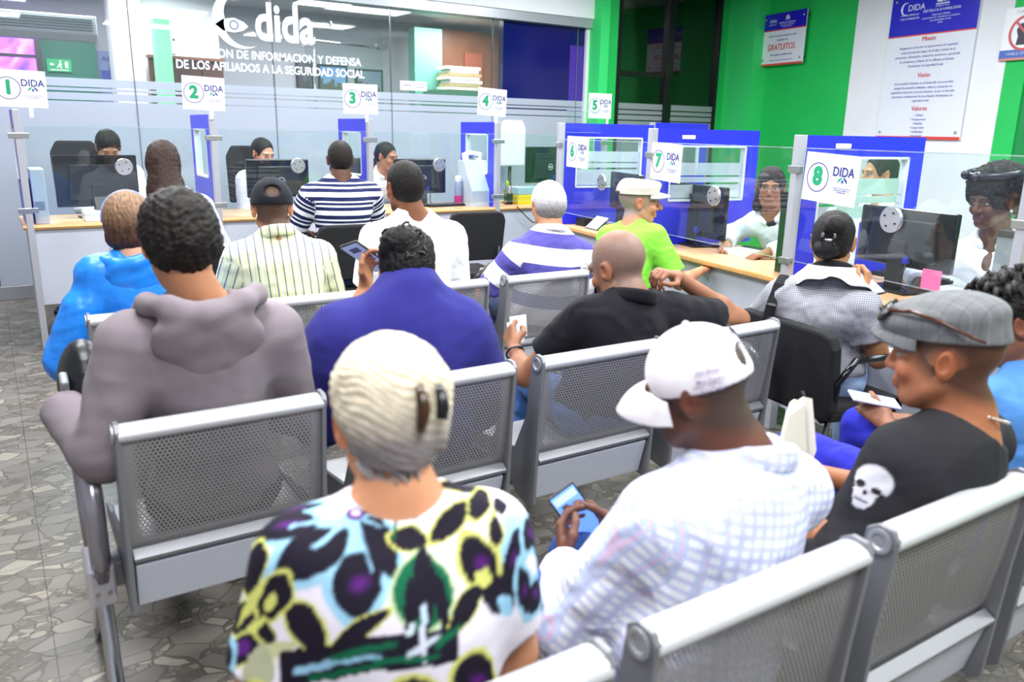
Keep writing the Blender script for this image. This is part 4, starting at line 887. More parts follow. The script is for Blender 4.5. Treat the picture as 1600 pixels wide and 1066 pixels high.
# ---- post, divider, screen, grille, sign
BOLT = mat('steel clamp', '#b6b7b4', .25, .8)
def divider(p, A, Bv, base, top, label, wpost=.04, width=.80):
    """p: foot point; A along the counter front, Bv away from the clients"""
    A, Bv = Vector(A), Vector(Bv); p = Vector(p); t = thing('divider_panel', label, 'divider', (p.x, p.y, 0), world=True)
    def bx(mb, a0, a1, b0, b1, z0, z1):
        P = [p + A * a + Bv * b + Vector((0, 0, z)) for z in (z0, z1) for a, b in ((a0, b0), (a1, b0), (a1, b1), (a0, b1))]
        return mb.add(P, [(3, 2, 1, 0), (4, 5, 6, 7), (1, 5, 4, 0), (2, 6, 5, 1), (3, 7, 6, 2), (0, 4, 7, 3)])
    h = wpost / 2
    bx(MB(), -h, h, -.03, .02, 0, top).build('post', GREYPOST, t, bevel=.003)
    f = MB(); z0 = base; q = .02; e = .10
    bx(f, -q, q, .02, .02 + e, z0, top); bx(f, -q, q, width - e, width, z0, top); bx(f, -q, q, .02 + e, width - e, top - e, top); bx(f, -q, q, .02 + e, width - e, z0, z0 + .28)
    f.build('blue_frame', BLUE, t)
    g_ = MB(); s_ = .012
    for b0, b1, zz0, zz1 in ((.02 + e, .02 + e + s_, z0 + .28, top - e), (width - e - s_, width - e, z0 + .28, top - e), (.02 + e, width - e, z0 + .28, z0 + .28 + s_), (.02 + e, width - e, top - e - s_, top - e)): bx(g_, -q - .004, q + .004, b0, b1, zz0, zz1)
    g_.build('window_trim', mat('white window trim', '#dcdee6', .4), t)
    pn = bx(MB(), -.003, .003, .03 + e, width - e - .012, z0 + .29, top - e - .01).build('window_pane', GLASS, t)
    fs = MB()
    for a0, a1 in ((top - e - .19, top - e - .11), (top - e - .235, top - e - .20), (z0 + .30, top - e - .25)):
        if a1 > a0: bx(fs, -.005, .005, .03 + e, width - e - .012, a0, a1)
    if z0 > .5 and k_frost[0]: fs.build('frosted_film', glassmat('pane film', (.75, .8, .85), 1, .45), t)
    ce = .018 if k_frost[0] else .038
    bx(MB(), -h - ce, h + ce, -.034, -.005, top - .18, top - .145).build('clamp', BOLT, t, bevel=.003); bx(MB(), -h - ce, h + ce, -.034, -.005, base + .08, base + .115).build('clamp', BOLT, t, bevel=.003)
    return t
k_frost = [False]
desc = ['at the far left end of the main counter', 'under sign two', 'under sign three', 'under sign four by the pink bottle', 'under sign five in the farthest corner']
for i in range(5):
    x = .2 + 1.2 * i
    divider((x, YC, 0), (1, 0, 0), (0, 1, 0), CT, 1.575, 'blue framed window divider with grey post ' + desc[i], width=.62 if i else .5)
k_frost[0] = True
desc = ['left of sign six', 'left of sign seven', 'left of sign eight', 'at the right edge beside the pearl earring']
DT = (.10, -1.17, -2.46, -3.64)
for i in range(4): divider(RC(DT[i], 0), uR, vR, CR, (1.57, 1.535, 1.51, 1.37)[i], 'blue framed window divider with grey post, ' + desc[i], width=.82)
k_frost[0] = False
divider(RC(1.9, 2.0), uR, vR, CR, 1.62, 'blue divider standing in the back row behind dividers six and seven', width=.7)
ED = glassmat('cut glass edge', (.75, .95, .88), 3, .25)
def screen(p, A, Bv, w_, z0, z1, label, dx=.4, dz=.33):
    A, Bv, p = Vector(A), Vector(Bv), Vector(p); t = thing('glass_screen', label, 'screen', (p.x, p.y, z0), world=True)
    def pr(mb, a0, a1, b, tt, q0, q1): return mb.prism([(a0, q0), (a1, q0), (a1, q1), (a0, q1)], p + Bv * b, A, (0, 0, 1), Bv, tt)
    pr(MB(), 0, w_, 0, .005, z0, z1).build('pane', GLASS, t)
    pr(MB(), 0, w_, -.0005, .006, z1 - .003, z1 + .001).build('polished_edge', ED, t); pr(MB(), 0, w_, -.0005, .006, z0 - .001, z0 + .002).build('polished_edge', ED, t)
    c_ = p + A * dx + Vector((0, 0, z0 + dz)); R_ = Matrix((A, Vector((0, 0, 1)), -Bv)).transposed()
    if dx:
        MB().lathe([(0, 0), (.052, 0), (.056, .004), (.056, .013), (.053, .017), (.0, .0172)], c_ - Bv * .001, 40, R_).build('speaking_grille', DISC, t)
        hb = MB()
        for q in range(4): an = math.pi / 4 + q * math.pi / 2 + .3; hb.lathe([(0, 0), (.0045, 0), (.0045, .0025), (0, .0025)], c_ - Bv * .019 + (A * math.cos(an) + Vector((0, 0, 1)) * math.sin(an)) * .032, 8, R_)
        hb.build('grille_hole', BLACK, t)
    return t
names = ['two', 'three', 'four', 'five']
dxs = (.56, .57, .58, 1.04)
SL = ['clear glass screen with steel grille in front of the left clerk and long haired woman', 'clear glass screen with steel grille in front of the clerk with centre parted hair', 'clear glass screen with steel grille left of the pink water bottle', 'clear glass screen of the empty fifth booth above the yellow tray']
for i in range(4): screen((.235 + 1.2 * i, YC - .01, 0), X3, Y3, 1.13, .89, 1.475, SL[i], dx=dxs[i], dz=.325)
rdx = ((0.645, .265), (.64, .27), (.568, .266), (0, 0))
for i in range(4):
    p = RC(DT[i] - .035, -.01)
    screen(p, -uR, vR, (DT[i] - DT[i + 1] if i < 3 else 1.1) - .07, .90, 1.45, ['clear glass screen holding sign six, left of the lime shirt', 'clear glass screen holding sign seven before the clerk with glasses', 'clear glass screen holding sign eight before the clerk with the bow headband', 'clear glass screen past the last divider at the right edge'][i], dx=rdx[i][0], dz=rdx[i][1])
screen(RC(.065, .02), vR, uR, .30, 1.50, 1.665, 'small bare acrylic sheet fixed to the top of the farthest right counter divider', dx=0)
def sign(num, p, A, tilt, label, w_=.29, h_=.225, post=True):
    """numbered sign: p = centre, A = reading direction"""
    A = Vector(A).normalized(); Vv = Vector((0, 0, 1)); W = A.cross(Vv); A = (Matrix.Rotation(tilt, 3, W) @ A); Vv = W.cross(A); p = Vector(p)
    t = thing('number_sign', label, 'sign', (p.x, p.y, p.z - h_ / 2), world=True)
    MB().prism([(-w_ / 2, -h_ / 2), (w_ / 2, -h_ / 2), (w_ / 2, h_ / 2), (-w_ / 2, h_ / 2)], p - W * .004, A, Vv, W, .004).build('board', PVC, t)
    r = MB(); ringmb(r, -w_ * .235, 0, h_ * .285, .0042, p, A, Vv, W, .0012); r.build('ring', FR, t)
    text(t, 'numeral', [(str(num), h_ * .5, -w_ * .235, h_ * .01)], p, A, Vv, GR, .1, bold=.05)
    text(t, 'name_letters', [('DIDA', h_ * .265, w_ * .235, h_ * .155)], p, A, Vv, FR, .1, bold=.012, sx=.9)
    emblem(t, p + A * w_ * .235 - Vv * h_ * .045, A, Vv, h_ * .105, GR, FR, mat('globe blue', '#2f6fb4', .4))
    text(t, 'small_letters', [('Dirección General de Información', h_ * .034, w_ * .24, -h_ * .165), ('y Defensa de los Afiliados a la', h_ * .034, w_ * .24, -h_ * .205), ('Seguridad Social', h_ * .034, w_ * .24, -h_ * .245)], p, A, Vv, INKB, .1)
    if post: cx_ = .09 if num == 5 else .045; MB().prism([(cx_ - .012, -h_ / 2 - .06), (cx_ + .012, -h_ / 2 - .06), (cx_ + .012, -h_ / 2 + .012), (cx_ - .012, -h_ / 2 + .012)], p, A, Vv, W, .006).build('clip', WHITE, t)
    return t
SGL = ['white sign numbered one, cut by the left edge of the picture', 'white sign numbered two above the divider right of the long haired woman', 'white sign numbered three above the man in navy stripes', 'white sign numbered four above the pink water bottle', 'white sign numbered five before the green column, farthest to the right of its row', 'narrow looking white sign numbered six left of the beige cap', 'white sign numbered seven right of the beige cap', 'largest white sign, numbered eight, above the woman in the ruffled blouse']
for n_, x, z, tl in ((1, .245, 1.70, -.02), (2, 1.35, 1.715, -.03), (3, 2.52, 1.72, -.0), (4, 3.72, 1.738, -.05), (5, 4.90, 1.745, -.0)):
    sign(n_, (x, YC - .04, z), X3, tl, SGL[n_ - 1], w_=.285 if n_ < 5 else .27)
for n_, a, b_, z, tl in ((6, 0, -.20, 1.36, -.02), (7, 0, -1.345, 1.335, -.035), (8, 0, -2.69, 1.315, -.045)):
    sign(n_, RC(b_, -.02, z), -uR, tl, SGL[n_ - 1], w_=.33, h_=.225, post=False)
# white label holders on top of dividers 7 and 8
for i in (1, 2):
    p = RC(DT[i], .25, (1.57, 1.535, 1.51)[i] - .05)
    tag(MB().prism([(-.05, -.012), (.05, -.012), (.05, .012), (-.05, .012)], p - uR * .021, vR, Z3, -uR, .006).build('label_holder', PVC, bevel=.003), 'small blank white label near the top of the blue divider %s' % ['', 'left of sign seven', 'left of sign eight'][i], 'label')
# ---- monitors
def monitor(p, rz, label, w_=.50, h_=.30, brand=True, zc=.27, group=None):
    t = thing('computer_monitor', label, 'monitor', p, rz, group)          # local -Y is the back, facing the clients
    z = zc
    MB().bb((-w_ / 2, -.012, z - h_ / 2), (w_ / 2, .02, z + h_ / 2)).build('case', GLOSSB, t, bevel=.008); MB().bb((-w_ / 2 + .01, .019, z - h_ / 2 + .012), (w_ / 2 - .01, .022, z + h_ / 2 - .01)).build('display', mat('lit display', '#5f7fb8', .2, emit=.5), t)
    MB().prism([(-w_ * .36, -h_ * .36), (w_ * .36, -h_ * .36), (w_ * .32, h_ * .32), (-w_ * .32, h_ * .32)], (0, -.012, z), X3, Z3, (0, -1, 0), .022).build('rear_bulge', mat('dark grey shell', '#202227', .3), t, bevel=.006)
    vt = MB()
    for i in range(16): vt.bb((-.12 + i * .015, -.037, z + .05), (-.112 + i * .015, -.0335, z + .065))
    vt.build('vent', mat('vent black', '#050506', .6), t)
    MB().prism([(-.035, -.005), (-.06, -.005), (-.05, .0), (-.05, .24), (-.02, .24)], (-.045, 0, 0), Y3, Z3, X3, .09).build('stand_neck', BLACK, t, bevel=.005)
    MB().prism([(-.12, -.10), (.12, -.10), (.14, .09), (-.14, .09)], (0, 0, 0), X3, Y3, Z3, .014).build('stand_base', BLACK, t, bevel=.005)
    if brand:
        r = MB(); ringmb(r, 0, 0, .026, .003, (w_ * .03, -.036, z - .02), X3, Z3, (0, -1, 0), .002); r.build('logo_ring', WHITE, t); text(t, 'logo_letters', [('DELL', .018, 0, 0)], (w_ * .03, -.036, z - .02), X3, Z3, WHITE, .02, bold=.02)
    MB().tube([(.05, -.03, z - h_ * .35), (.07, -.06, z - h_ * .5), (.05, -.09, .05), (.10, -.05, .012), (.2, .02, .01)], .004, 8).build('cable', BLACK, t, smooth=True)
    MB().bb((.035, -.05, z - h_ * .42), (.065, -.02, z - h_ * .3)).build('cable_plug', mat('blue plug', '#2a35b0', .4), t, bevel=.003)
    return t
monitor((.66, 6.5, CT), .06, 'black monitor behind the glass in front of the left clerk', brand=False, zc=.26, h_=.36, w_=.54)
monitor((1.96, 6.5, CT), 0, 'black monitor before the clerk with centre parted hair', zc=.26)
monitor((3.22, 6.5, CT), 0, 'black monitor before the clerk next to divider four', zc=.26)
m5 = monitor((4.62, 6.55, CT), .18, 'large grey black monitor in the empty fifth booth', zc=.35, w_=.56, h_=.34)
rzR = -math.atan2(.159, .987) - math.pi / 2
monitor(RC(-.22, .40, CR), rzR - .1, 'black monitor standing behind sign six', zc=.27, w_=.52, h_=.28)
monitor(RC(-1.24, .33, CR), rzR - .05, 'black monitor standing below sign seven', brand=False, zc=.225, w_=.60, h_=.33)
monitor(RC(-2.86, .32, CR), rzR + .0, 'wide black monitor below sign eight beside the woman in grey', brand=False, zc=.25, w_=.53, h_=.27)
# keyboards
KB = mat('keyboard black', '#1b1c20', .5)
def keyboard(p, rz, label):
    t = thing('keyboard', label, 'keyboard', p, rz); MB().prism([(-.075, 0), (.075, 0), (.075, .018), (-.075, .010)], (-.22, 0, 0), Y3, Z3, X3, .44).build('tray', KB, t, bevel=.003)
    kk = MB()
    for r in range(5):
        for c_ in range(15): kk.bb((-.21 + c_ * .028, -.062 + r * .026, .012 + r * .0015), (-.186 + c_ * .028, -.040 + r * .026, .020 + r * .0015))
    kk.build('keys', mat('key grey', '#2c2e34', .4), t); return t
keyboard(RC(-1.72, .50, CR), rzR + .15, 'black keyboard on the beech worktop between dividers seven and eight')
keyboard(RC(-2.62, .64, CR), rzR + .1, 'black keyboard behind the wide monitor below sign eight')
keyboard((3.45, 6.42, CT), .05, 'black keyboard on the main counter by the pink bottle')
# desk things
tag(MB().bb((.53, 6.22, CT), (.84, 6.42, CT + .065)).build('white_box', mat('white plastic box', '#dfe2ea', .4), bevel=.008), 'flat white plastic box under the left clerk monitor', 'box')
t = thing('desk_phone', 'black desk telephone with white labels beside the left monitor', 'telephone', (.72, 6.5, CT), world=True)
MB().prism([(6.35, CT + .066), (6.5, CT + .066), (6.5, CT + .16), (6.47, CT + .17)], (.62, 0, 0), Y3, Z3, X3, .26).build('housing', BLACK, t, bevel=.004)
kk = MB(); 
for i in range(12): kk.box((.76 + (i % 4) * .024, 6.40 + (i // 4) * .028, CT + .105 + (i // 4) * .022), (.016, .012, .008))
kk.build('keypad', WHITE, t)
t = thing('grey_speaker', 'tall slim pale grey box standing at the left end of the main counter', 'box', (.29, 6.3, CT), world=True)
MB().bb((.235, 6.2, CT), (.32, 6.5, CT + .36)).build('casing', mat('pale blue grey plastic', '#b9c0d4', .4), t, bevel=.006); MB().bb((.245, 6.19, CT + .1), (.30, 6.202, CT + .15)).build('badge', mat('grey badge', '#7d87a8', .4), t)
t = thing('water_bottle', 'grey and pink plastic water bottle with white cap by divider four', 'bottle', (3.56, 6.42, CT))
MB().lathe([(0, 0), (.034, 0), (.036, .01), (.036, .09), (.034, .10)], seg=20).build('pink_base', mat('bottle magenta', '#c22d7a', .3), t, smooth=True, auto=True); MB().lathe([(.036, .09), (.036, .19), (.028, .215), (.0, .215)], seg=20).build('bottle_body', mat('bottle grey', '#8f97b4', .3), t, smooth=True, auto=True)
MB().lathe([(.026, .21), (.028, .215), (.028, .255), (.02, .265), (0, .265)], seg=16).build('cap', WHITE, t, smooth=True, auto=True); MB().tube([(.034, 0, .2), (.05, 0, .21), (.052, 0, .12), (.038, 0, .08)], .004, 8).build('strap', mat('dark strap', '#33313f', .5), t, smooth=True)
t = thing('magazine_file', 'clear acrylic magazine file full of white forms with a clipboard by divider four', 'file holder', (3.74, 6.35, CT), world=True)
MB().prism([(6.24, CT), (6.5, CT), (6.5, CT + .40), (6.4, CT + .40), (6.24, CT + .14)], (3.60, 0, 0), Y3, Z3, X3, .24).build('holder', mat('milky acrylic', '#c5cdda', .25), t, bevel=.003)
MB().prism([(0, 0), (.215, 0), (.215, .34), (0, .40)], (3.61, 6.33, CT + .06), X3, (0, .25, .97), (0, 1, 0), .01).prism([(.02, .36), (.2, .34), (.22, .42), (.1, .44), (.02, .41)], (3.61, 6.36, CT + .06), X3, (0, .25, .97), (0, 1, 0), .02).build('forms', WHITE, t)
ln = MB()
for i in range(6): ln.prism([(.03, .07 + i * .045), (.15, .07 + i * .045), (.15, .073 + i * .045), (.03, .073 + i * .045)], (3.61, 6.328, CT + .06), X3, (0, .25, .97), (0, -1, 0), .001)
ln.build('form_lines', INKG, t); MB().bb((3.66, 6.40, CT + .42), (3.76, 6.43, CT + .45)).build('clip', CHROME, t, bevel=.004)
tag(MB().bb((4.13, 6.3, CT), (4.45, 6.5, CT + .085)).build('yellow_tray', mat('yellow plastic', '#f2d51c', .35), bevel=.006), 'bright yellow plastic tray on the main counter in the fifth booth', 'tray')
tag(MB().bb((4.14, 6.31, CT + .087), (4.44, 6.5, CT + .155)).build('clear_tray', mat('pale blue plastic tray', '#a9c4d8', .2), bevel=.006), 'pale clear plastic tray resting on the yellow tray', 'tray')
tag(MB().lathe([(0, 0), (.04, 0), (.045, .10), (.04, .10), (.036, .01), (0, .01)], (4.06, 6.36, CT), 18).build('pen_cup', BLACK, auto=True, smooth=True), 'black round pen cup beside the yellow tray', 'cup')
for i, (dx, dy, c_, l_) in enumerate(((-.01, .01, '#2a6fd0', 'blue'), (.015, 0, '#d8262e', 'red'), (0, -.015, '#e8e8ea', 'white'))):
    tag(MB().tube([(4.06 + dx * .5, 6.36 + dy * .5, CT + .02), (4.06 + dx * 2.4, 6.36 + dy * 2, CT + .17)], .004, 8).build('pen', mat('pen ' + l_, c_, .4)), l_ + ' pen standing in the black cup by the yellow tray', 'pen')
t = thing('key_lanyard', 'bunch of coloured keys and lanyard hanging at divider four', 'lanyard', (3.95, 6.2, CT + .02), world=True)
kk = MB(); r_ = random.Random(4)
for i in range(14): kk.ball((3.93 + r_.uniform(-.025, .03), 6.24, CT + .02 + r_.uniform(0, .15)), r_.uniform(.007, .013), 8)
kk.build('beads', mat('mixed beads', '#a8763a', .4), t); MB().ball((3.965, 6.23, CT + .2), (.018, .01, .03), 10).build('yellow_charm', mat('lime charm', '#cdd92a', .4), t)
tag(MB().tube([(4.0, 6.12, CT + .005), (4.05, 6.11, CT - .05), (4.16, 6.11, CT - .14), (4.24, 6.11, CT - .16), (4.33, 6.11, CT - .10), (4.42, 6.12, CT), (4.45, 6.2, CT + .01)], .005, 8).build('loose_cable', BLACK, smooth=True), 'black loose cable drooping over the counter edge under the yellow tray', 'cable')
# right counter things
def onRC(t_, d_, z=0): return RC(t_, d_, CR + z)
def rbox(name, m, t_, d_, st, sd, h_, label, cat, rot=0, z=0):
    o = MB().bb((-st / 2, -sd / 2, 0), (st / 2, sd / 2, h_)).build(name, m, bevel=.002); o.location = onRC(t_, d_, z); o.rotation_euler = (0, 0, rzR + rot); return tag(o, label, cat)
rbox('paper_stack', WHITE, -1.72, .34, .22, .14, .035, 'thick stack of white paper beside the monitor below sign seven', 'paper', .1)
rbox('paper_sheet', WHITE, -2.0, .62, .28, .2, .003, 'single white sheet lying in front of the clerk with glasses', 'paper', -.1)
t = thing('card_stand', 'clear stand holding a white form on the counter below sign six', 'stand', RC(-.30, .12, CR), rzR)
MB().prism([(0, 0), (.10, .085), (.105, .08), (.01, 0)], (-.10, -.05, .003), Y3, Z3, X3, .2).build('holder', mat('dark acrylic', '#3a3f48', .2), t); MB().prism([(0, 0), (.095, .08), (.095, .083), (0, .003)], (-.085, -.05, .008), Y3, Z3, X3, .17).build('form', WHITE, t)
rbox('stamp_box', BLACK, -.06, .16, .12, .12, .06, 'black rectangular stamp box at the far end of the right counter', 'box', .1)
rbox('pink_note', mat('pink sticky note', '#f06fb0', .6), -3.13, .40, .001, .001, .001, '', '') if False else None
o = MB().prism([(0, 0), (.10, 0), (.10, .09), (0, .09)], (-.05, 0, 0), X3, Z3, (0, 1, 0), .0015).build('sticky_note', mat('pink sticky note', '#f06fb0', .6)); o.location = RC(-3.07, .27, CR + .045); o.rotation_euler = (0, 0, rzR); tag(o, 'pink sticky note hanging from the wide monitor below sign eight', 'note')
rbox('paper_sheet', WHITE, -3.02, .62, .3, .22, .004, 'white printed sheet under the hand of the curly haired clerk', 'paper', .3)
rbox('paper_sheet', WHITE, -3.25, .34, .26, .2, .002, 'white sheet lying under the pink sticky note', 'paper', -.2)
tag(MB().tube([onRC(-2.98, .74, .012), onRC(-3.08, .68, .012)], .004, 8).build('pen', mat('pen white', '#e8e8ea', .4)), 'thin white pen on the paper beside the last divider', 'pen')
t = thing('card_reader', 'tall slim silver card reader stand before the curly haired clerk', 'device', RC(-3.52, .12, CR), rzR)
MB().bb((-.055, -.02, 0), (.055, .02, .36)).build('panel', SILVER, t, bevel=.003); MB().bb((-.054, -.024, .34), (.056, .03, .365)).build('top_lip', mat('dark lip', '#3b3236', .4), t); MB().bb((.01, -.035, .06), (.055, -.018, .11)).build('clamp', BOLT, t, bevel=.004)
# green black device behind divider 8 and papers in booth
t = thing('green_folder', 'dark green and black upright folder beside the divider left of sign eight', 'folder', RC(-2.30, .14, CR), rzR)
MB().bb((-.06, -.03, 0), (.06, .03, .40)).build('cover', mat('glossy dark green', '#123d22', .2), t, bevel=.004); MB().bb((-.062, -.033, .34), (.062, .033, .42)).build('spine', GLOSSB, t, bevel=.004)
# pinned papers on divider 8, seen through
p = RC(-2.46, .3, 1.0)
tag(MB().prism([(-.16, -.19), (.12, -.19), (.12, .10), (-.16, .10)], p - uR * .024, vR, Z3, -uR, .001).build('pinned_paper', WHITE), 'white paper pinned low on the blue divider left of sign eight', 'paper')
p = RC(-.0, .2, .98)
# computer tower and cables under the main counter, far left
t = thing('computer_tower', 'black computer tower with cables on the floor under the main counter', 'computer', (.42, 6.4, 0), world=True)
MB().bb((.36, 6.3, .02), (.54, 6.7, .40)).build('case', BLACK, t, bevel=.004); MB().bb((.385, 6.294, .05), (.515, 6.302, .37)).build('rear_panel', mat('rear panel steel', '#5e626c', .4, .5), t)
MB().ball((.42, 6.29, .31), .008, 8).build('status_light', mat('orange led', '#ff6a1c', .4, emit=3), t)
for i in range(6): MB().tube([(.39 + i * .02, 6.28, .3 - i * .03), (.37 + i * .015, 6.2, .2), (.33 + i * .02, 6.18, .06), (.30 + i * .01, 6.25, .012), (.45, 6.3, .012)], .004, 6).build('cable', BLACK, t, smooth=True)
tag(MB().tube([(.20, 6.05, .01), (.28, 5.98, .008), (.40, 6.0, .008), (.42, 6.1, .008), (.30, 6.13, .008), (.22, 6.08, .008)], .005, 8).build('floor_cable', BLACK, smooth=True), 'black cable looped on the floor by the leftmost post', 'cable')
# ---- client chairs
def client_chair(p, rz, label, arms=False, w_=.44, bh=.36, zt=.90):
    t = thing('office_chair', label, 'chair', p, rz)                 # faces local +Y
    v = MB(); v.prism([(-w_ / 2 + .04, -bh / 2), (w_ / 2 - .04, -bh / 2), (w_ / 2 - .01, -bh / 2 + .05), (w_ / 2, bh / 2 - .06), (w_ / 2 - .02, bh / 2 - .015), (w_ / 2 - .06, bh / 2), (-w_ / 2 + .06, bh / 2), (-w_ / 2 + .02, bh / 2 - .015), (-w_ / 2, bh / 2 - .06), (-w_ / 2 + .01, -bh / 2 + .05)], (0, -.25, zt - bh / 2), X3, (0, -.12, .99), (0, 1, .12), .05)
    v.build('backrest', FABB, t, bevel=.012)
    MB().bb((-.23, -.22, .42), (.23, .22, .48)).build('seat', FABB, t, bevel=.02)
    for s_ in (-1, 1):
        MB().tube([(s_ * .16, -.27, zt - .25), (s_ * .17, -.26, .5), (s_ * .20, -.20, .42), (s_ * .21, .2, .40)], .012, 10).build('back_support', BLACK, t, smooth=True)
        MB().tube([(s_ * .22, -.18, .42), (s_ * .235, -.27, .012)], .011, 10).build('leg', BLACK, t, smooth=True); MB().tube([(s_ * .22, .18, .42), (s_ * .235, .24, .012)], .011, 10).build('leg', BLACK, t, smooth=True)
        if arms: MB().tube([(s_ * .24, -.20, .44), (s_ * .28, -.22, .60), (s_ * .28, -.14, .68), (s_ * .28, .12, .68), (s_ * .275, .18, .62), (s_ * .25, .16, .44)], .014, 10).build('armrest', GLOSSB, t, smooth=True)
    return t
client_chair((1.93, 5.12, 0), -.05, 'black padded chair under the man in the navy striped shirt')
client_chair((2.98, 5.28, 0), -.1, 'black padded empty looking chair right of the man in white', zt=.93)
client_chair((4.05, 5.55, 0), -.25, 'black padded chair mostly hidden left of the grey haired man', zt=.84)
client_chair((.95, 5.15, 0), -.05, 'black chair under the long haired woman at the counter', zt=.82)
client_chair((2.87, 2.00, 0), math.radians(-98), 'large black armchair holding the woman in the grey ruffled blouse', arms=True, w_=.56, bh=.36, zt=.79)
client_chair((3.02, 3.36, 0), math.radians(-85), 'black chair under the man in the lime green shirt', zt=.76)
def clerk_chair(p, rz, label, m=FABB, zt=1.32):
    t = thing('clerk_chair', label, 'chair', p, rz)
    MB().prism([(-.17, -.25), (.17, -.25), (.18, .16), (.13, .25), (-.13, .25), (-.18, .16)], (0, -.26, zt - .25), X3, Z3, (0, 1, 0), .05).build('backrest', m, t, bevel=.02); MB().bb((-.24, -.22, .46), (.24, .24, .53)).build('seat', m, t, bevel=.02)
    MB().tube([(0, -.2, .46), (0, -.28, .6), (0, -.27, zt - .3)], .02, 10).build('spine', BLACK, t, smooth=True); MB().tube([(0, 0, .06), (0, 0, .46)], .025, 12).build('column', CHROME, t, smooth=True)
    b_ = MB()
    for i in range(5): a = i * 1.2566; b_.tube([(0, 0, .09), (.28 * math.cos(a), .28 * math.sin(a), .05)], .018, 8); b_.ball((.28 * math.cos(a), .28 * math.sin(a), .028), .026, 10)
    b_.build('star_base', BLACK, t); return t
clerk_chair((.62, 7.22, 0), math.pi, 'black office chair behind the left clerk', zt=1.36)
clerk_chair((1.98, 7.25, 0), math.pi, 'black office chair behind the clerk with centre parted hair', zt=1.33)
clerk_chair((3.12, 7.25, 0), math.pi, 'black office chair behind the clerk next to divider four', zt=1.22)
clerk_chair((5.0, 7.5, 0), math.pi + .1, 'white office chair standing empty in the fifth booth', mat('white leather', '#dfe9ea', .4), zt=1.62)
clerk_chair(RC(-2.3, 2.0), math.pi / 2, 'black mesh office chair standing right of divider eight', zt=1.20)
# ================================================================ PEOPLE
def A3(v): return V3(*v)
def phone(name, label, c, U, Wn, w_=.074, l_=.152, screen='#8fb4e6', case='#2a2b30', extra=None):
    """U: long axis (top of the phone), Wn: direction the display faces"""
    U = Vector(U).normalized(); Wn = Vector(Wn); Wn = (Wn - U * Wn.dot(U)).normalized(); X = U.cross(Wn); c = Vector(c)
    t = thing(name, label, 'phone', c - Wn * .004, world=True)
    MB().prism([(-w_ / 2, -l_ / 2), (w_ / 2, -l_ / 2), (w_ / 2, l_ / 2), (-w_ / 2, l_ / 2)], c - Wn * .004, X, U, Wn, .008).build('case', mat('phone case ' + case, case, .3), t, bevel=.003)
    MB().prism([(-w_ / 2 + .004, -l_ / 2 + .005), (w_ / 2 - .004, -l_ / 2 + .005), (w_ / 2 - .004, l_ / 2 - .005), (-w_ / 2 + .004, l_ / 2 - .005)], c + Wn * .0042, X, U, Wn, .0005).build('display', mat('display ' + screen, screen, .15, emit=.8), t)
    for (x0, y0, x1, y1, cc) in (extra or ()): MB().prism([(x0, y0), (x1, y0), (x1, y1), (x0, y1)], c + Wn * .005, X, U, Wn, .0004).build('screen_picture', mat('display ' + cc, cc, .15, emit=.5), t)
    return t
CAM = V3(0, 0, 1.5)
VR, VU, VF = _R @ [1, 0, 0], _R @ [0, -1, 0], _R @ [0, 0, 1]
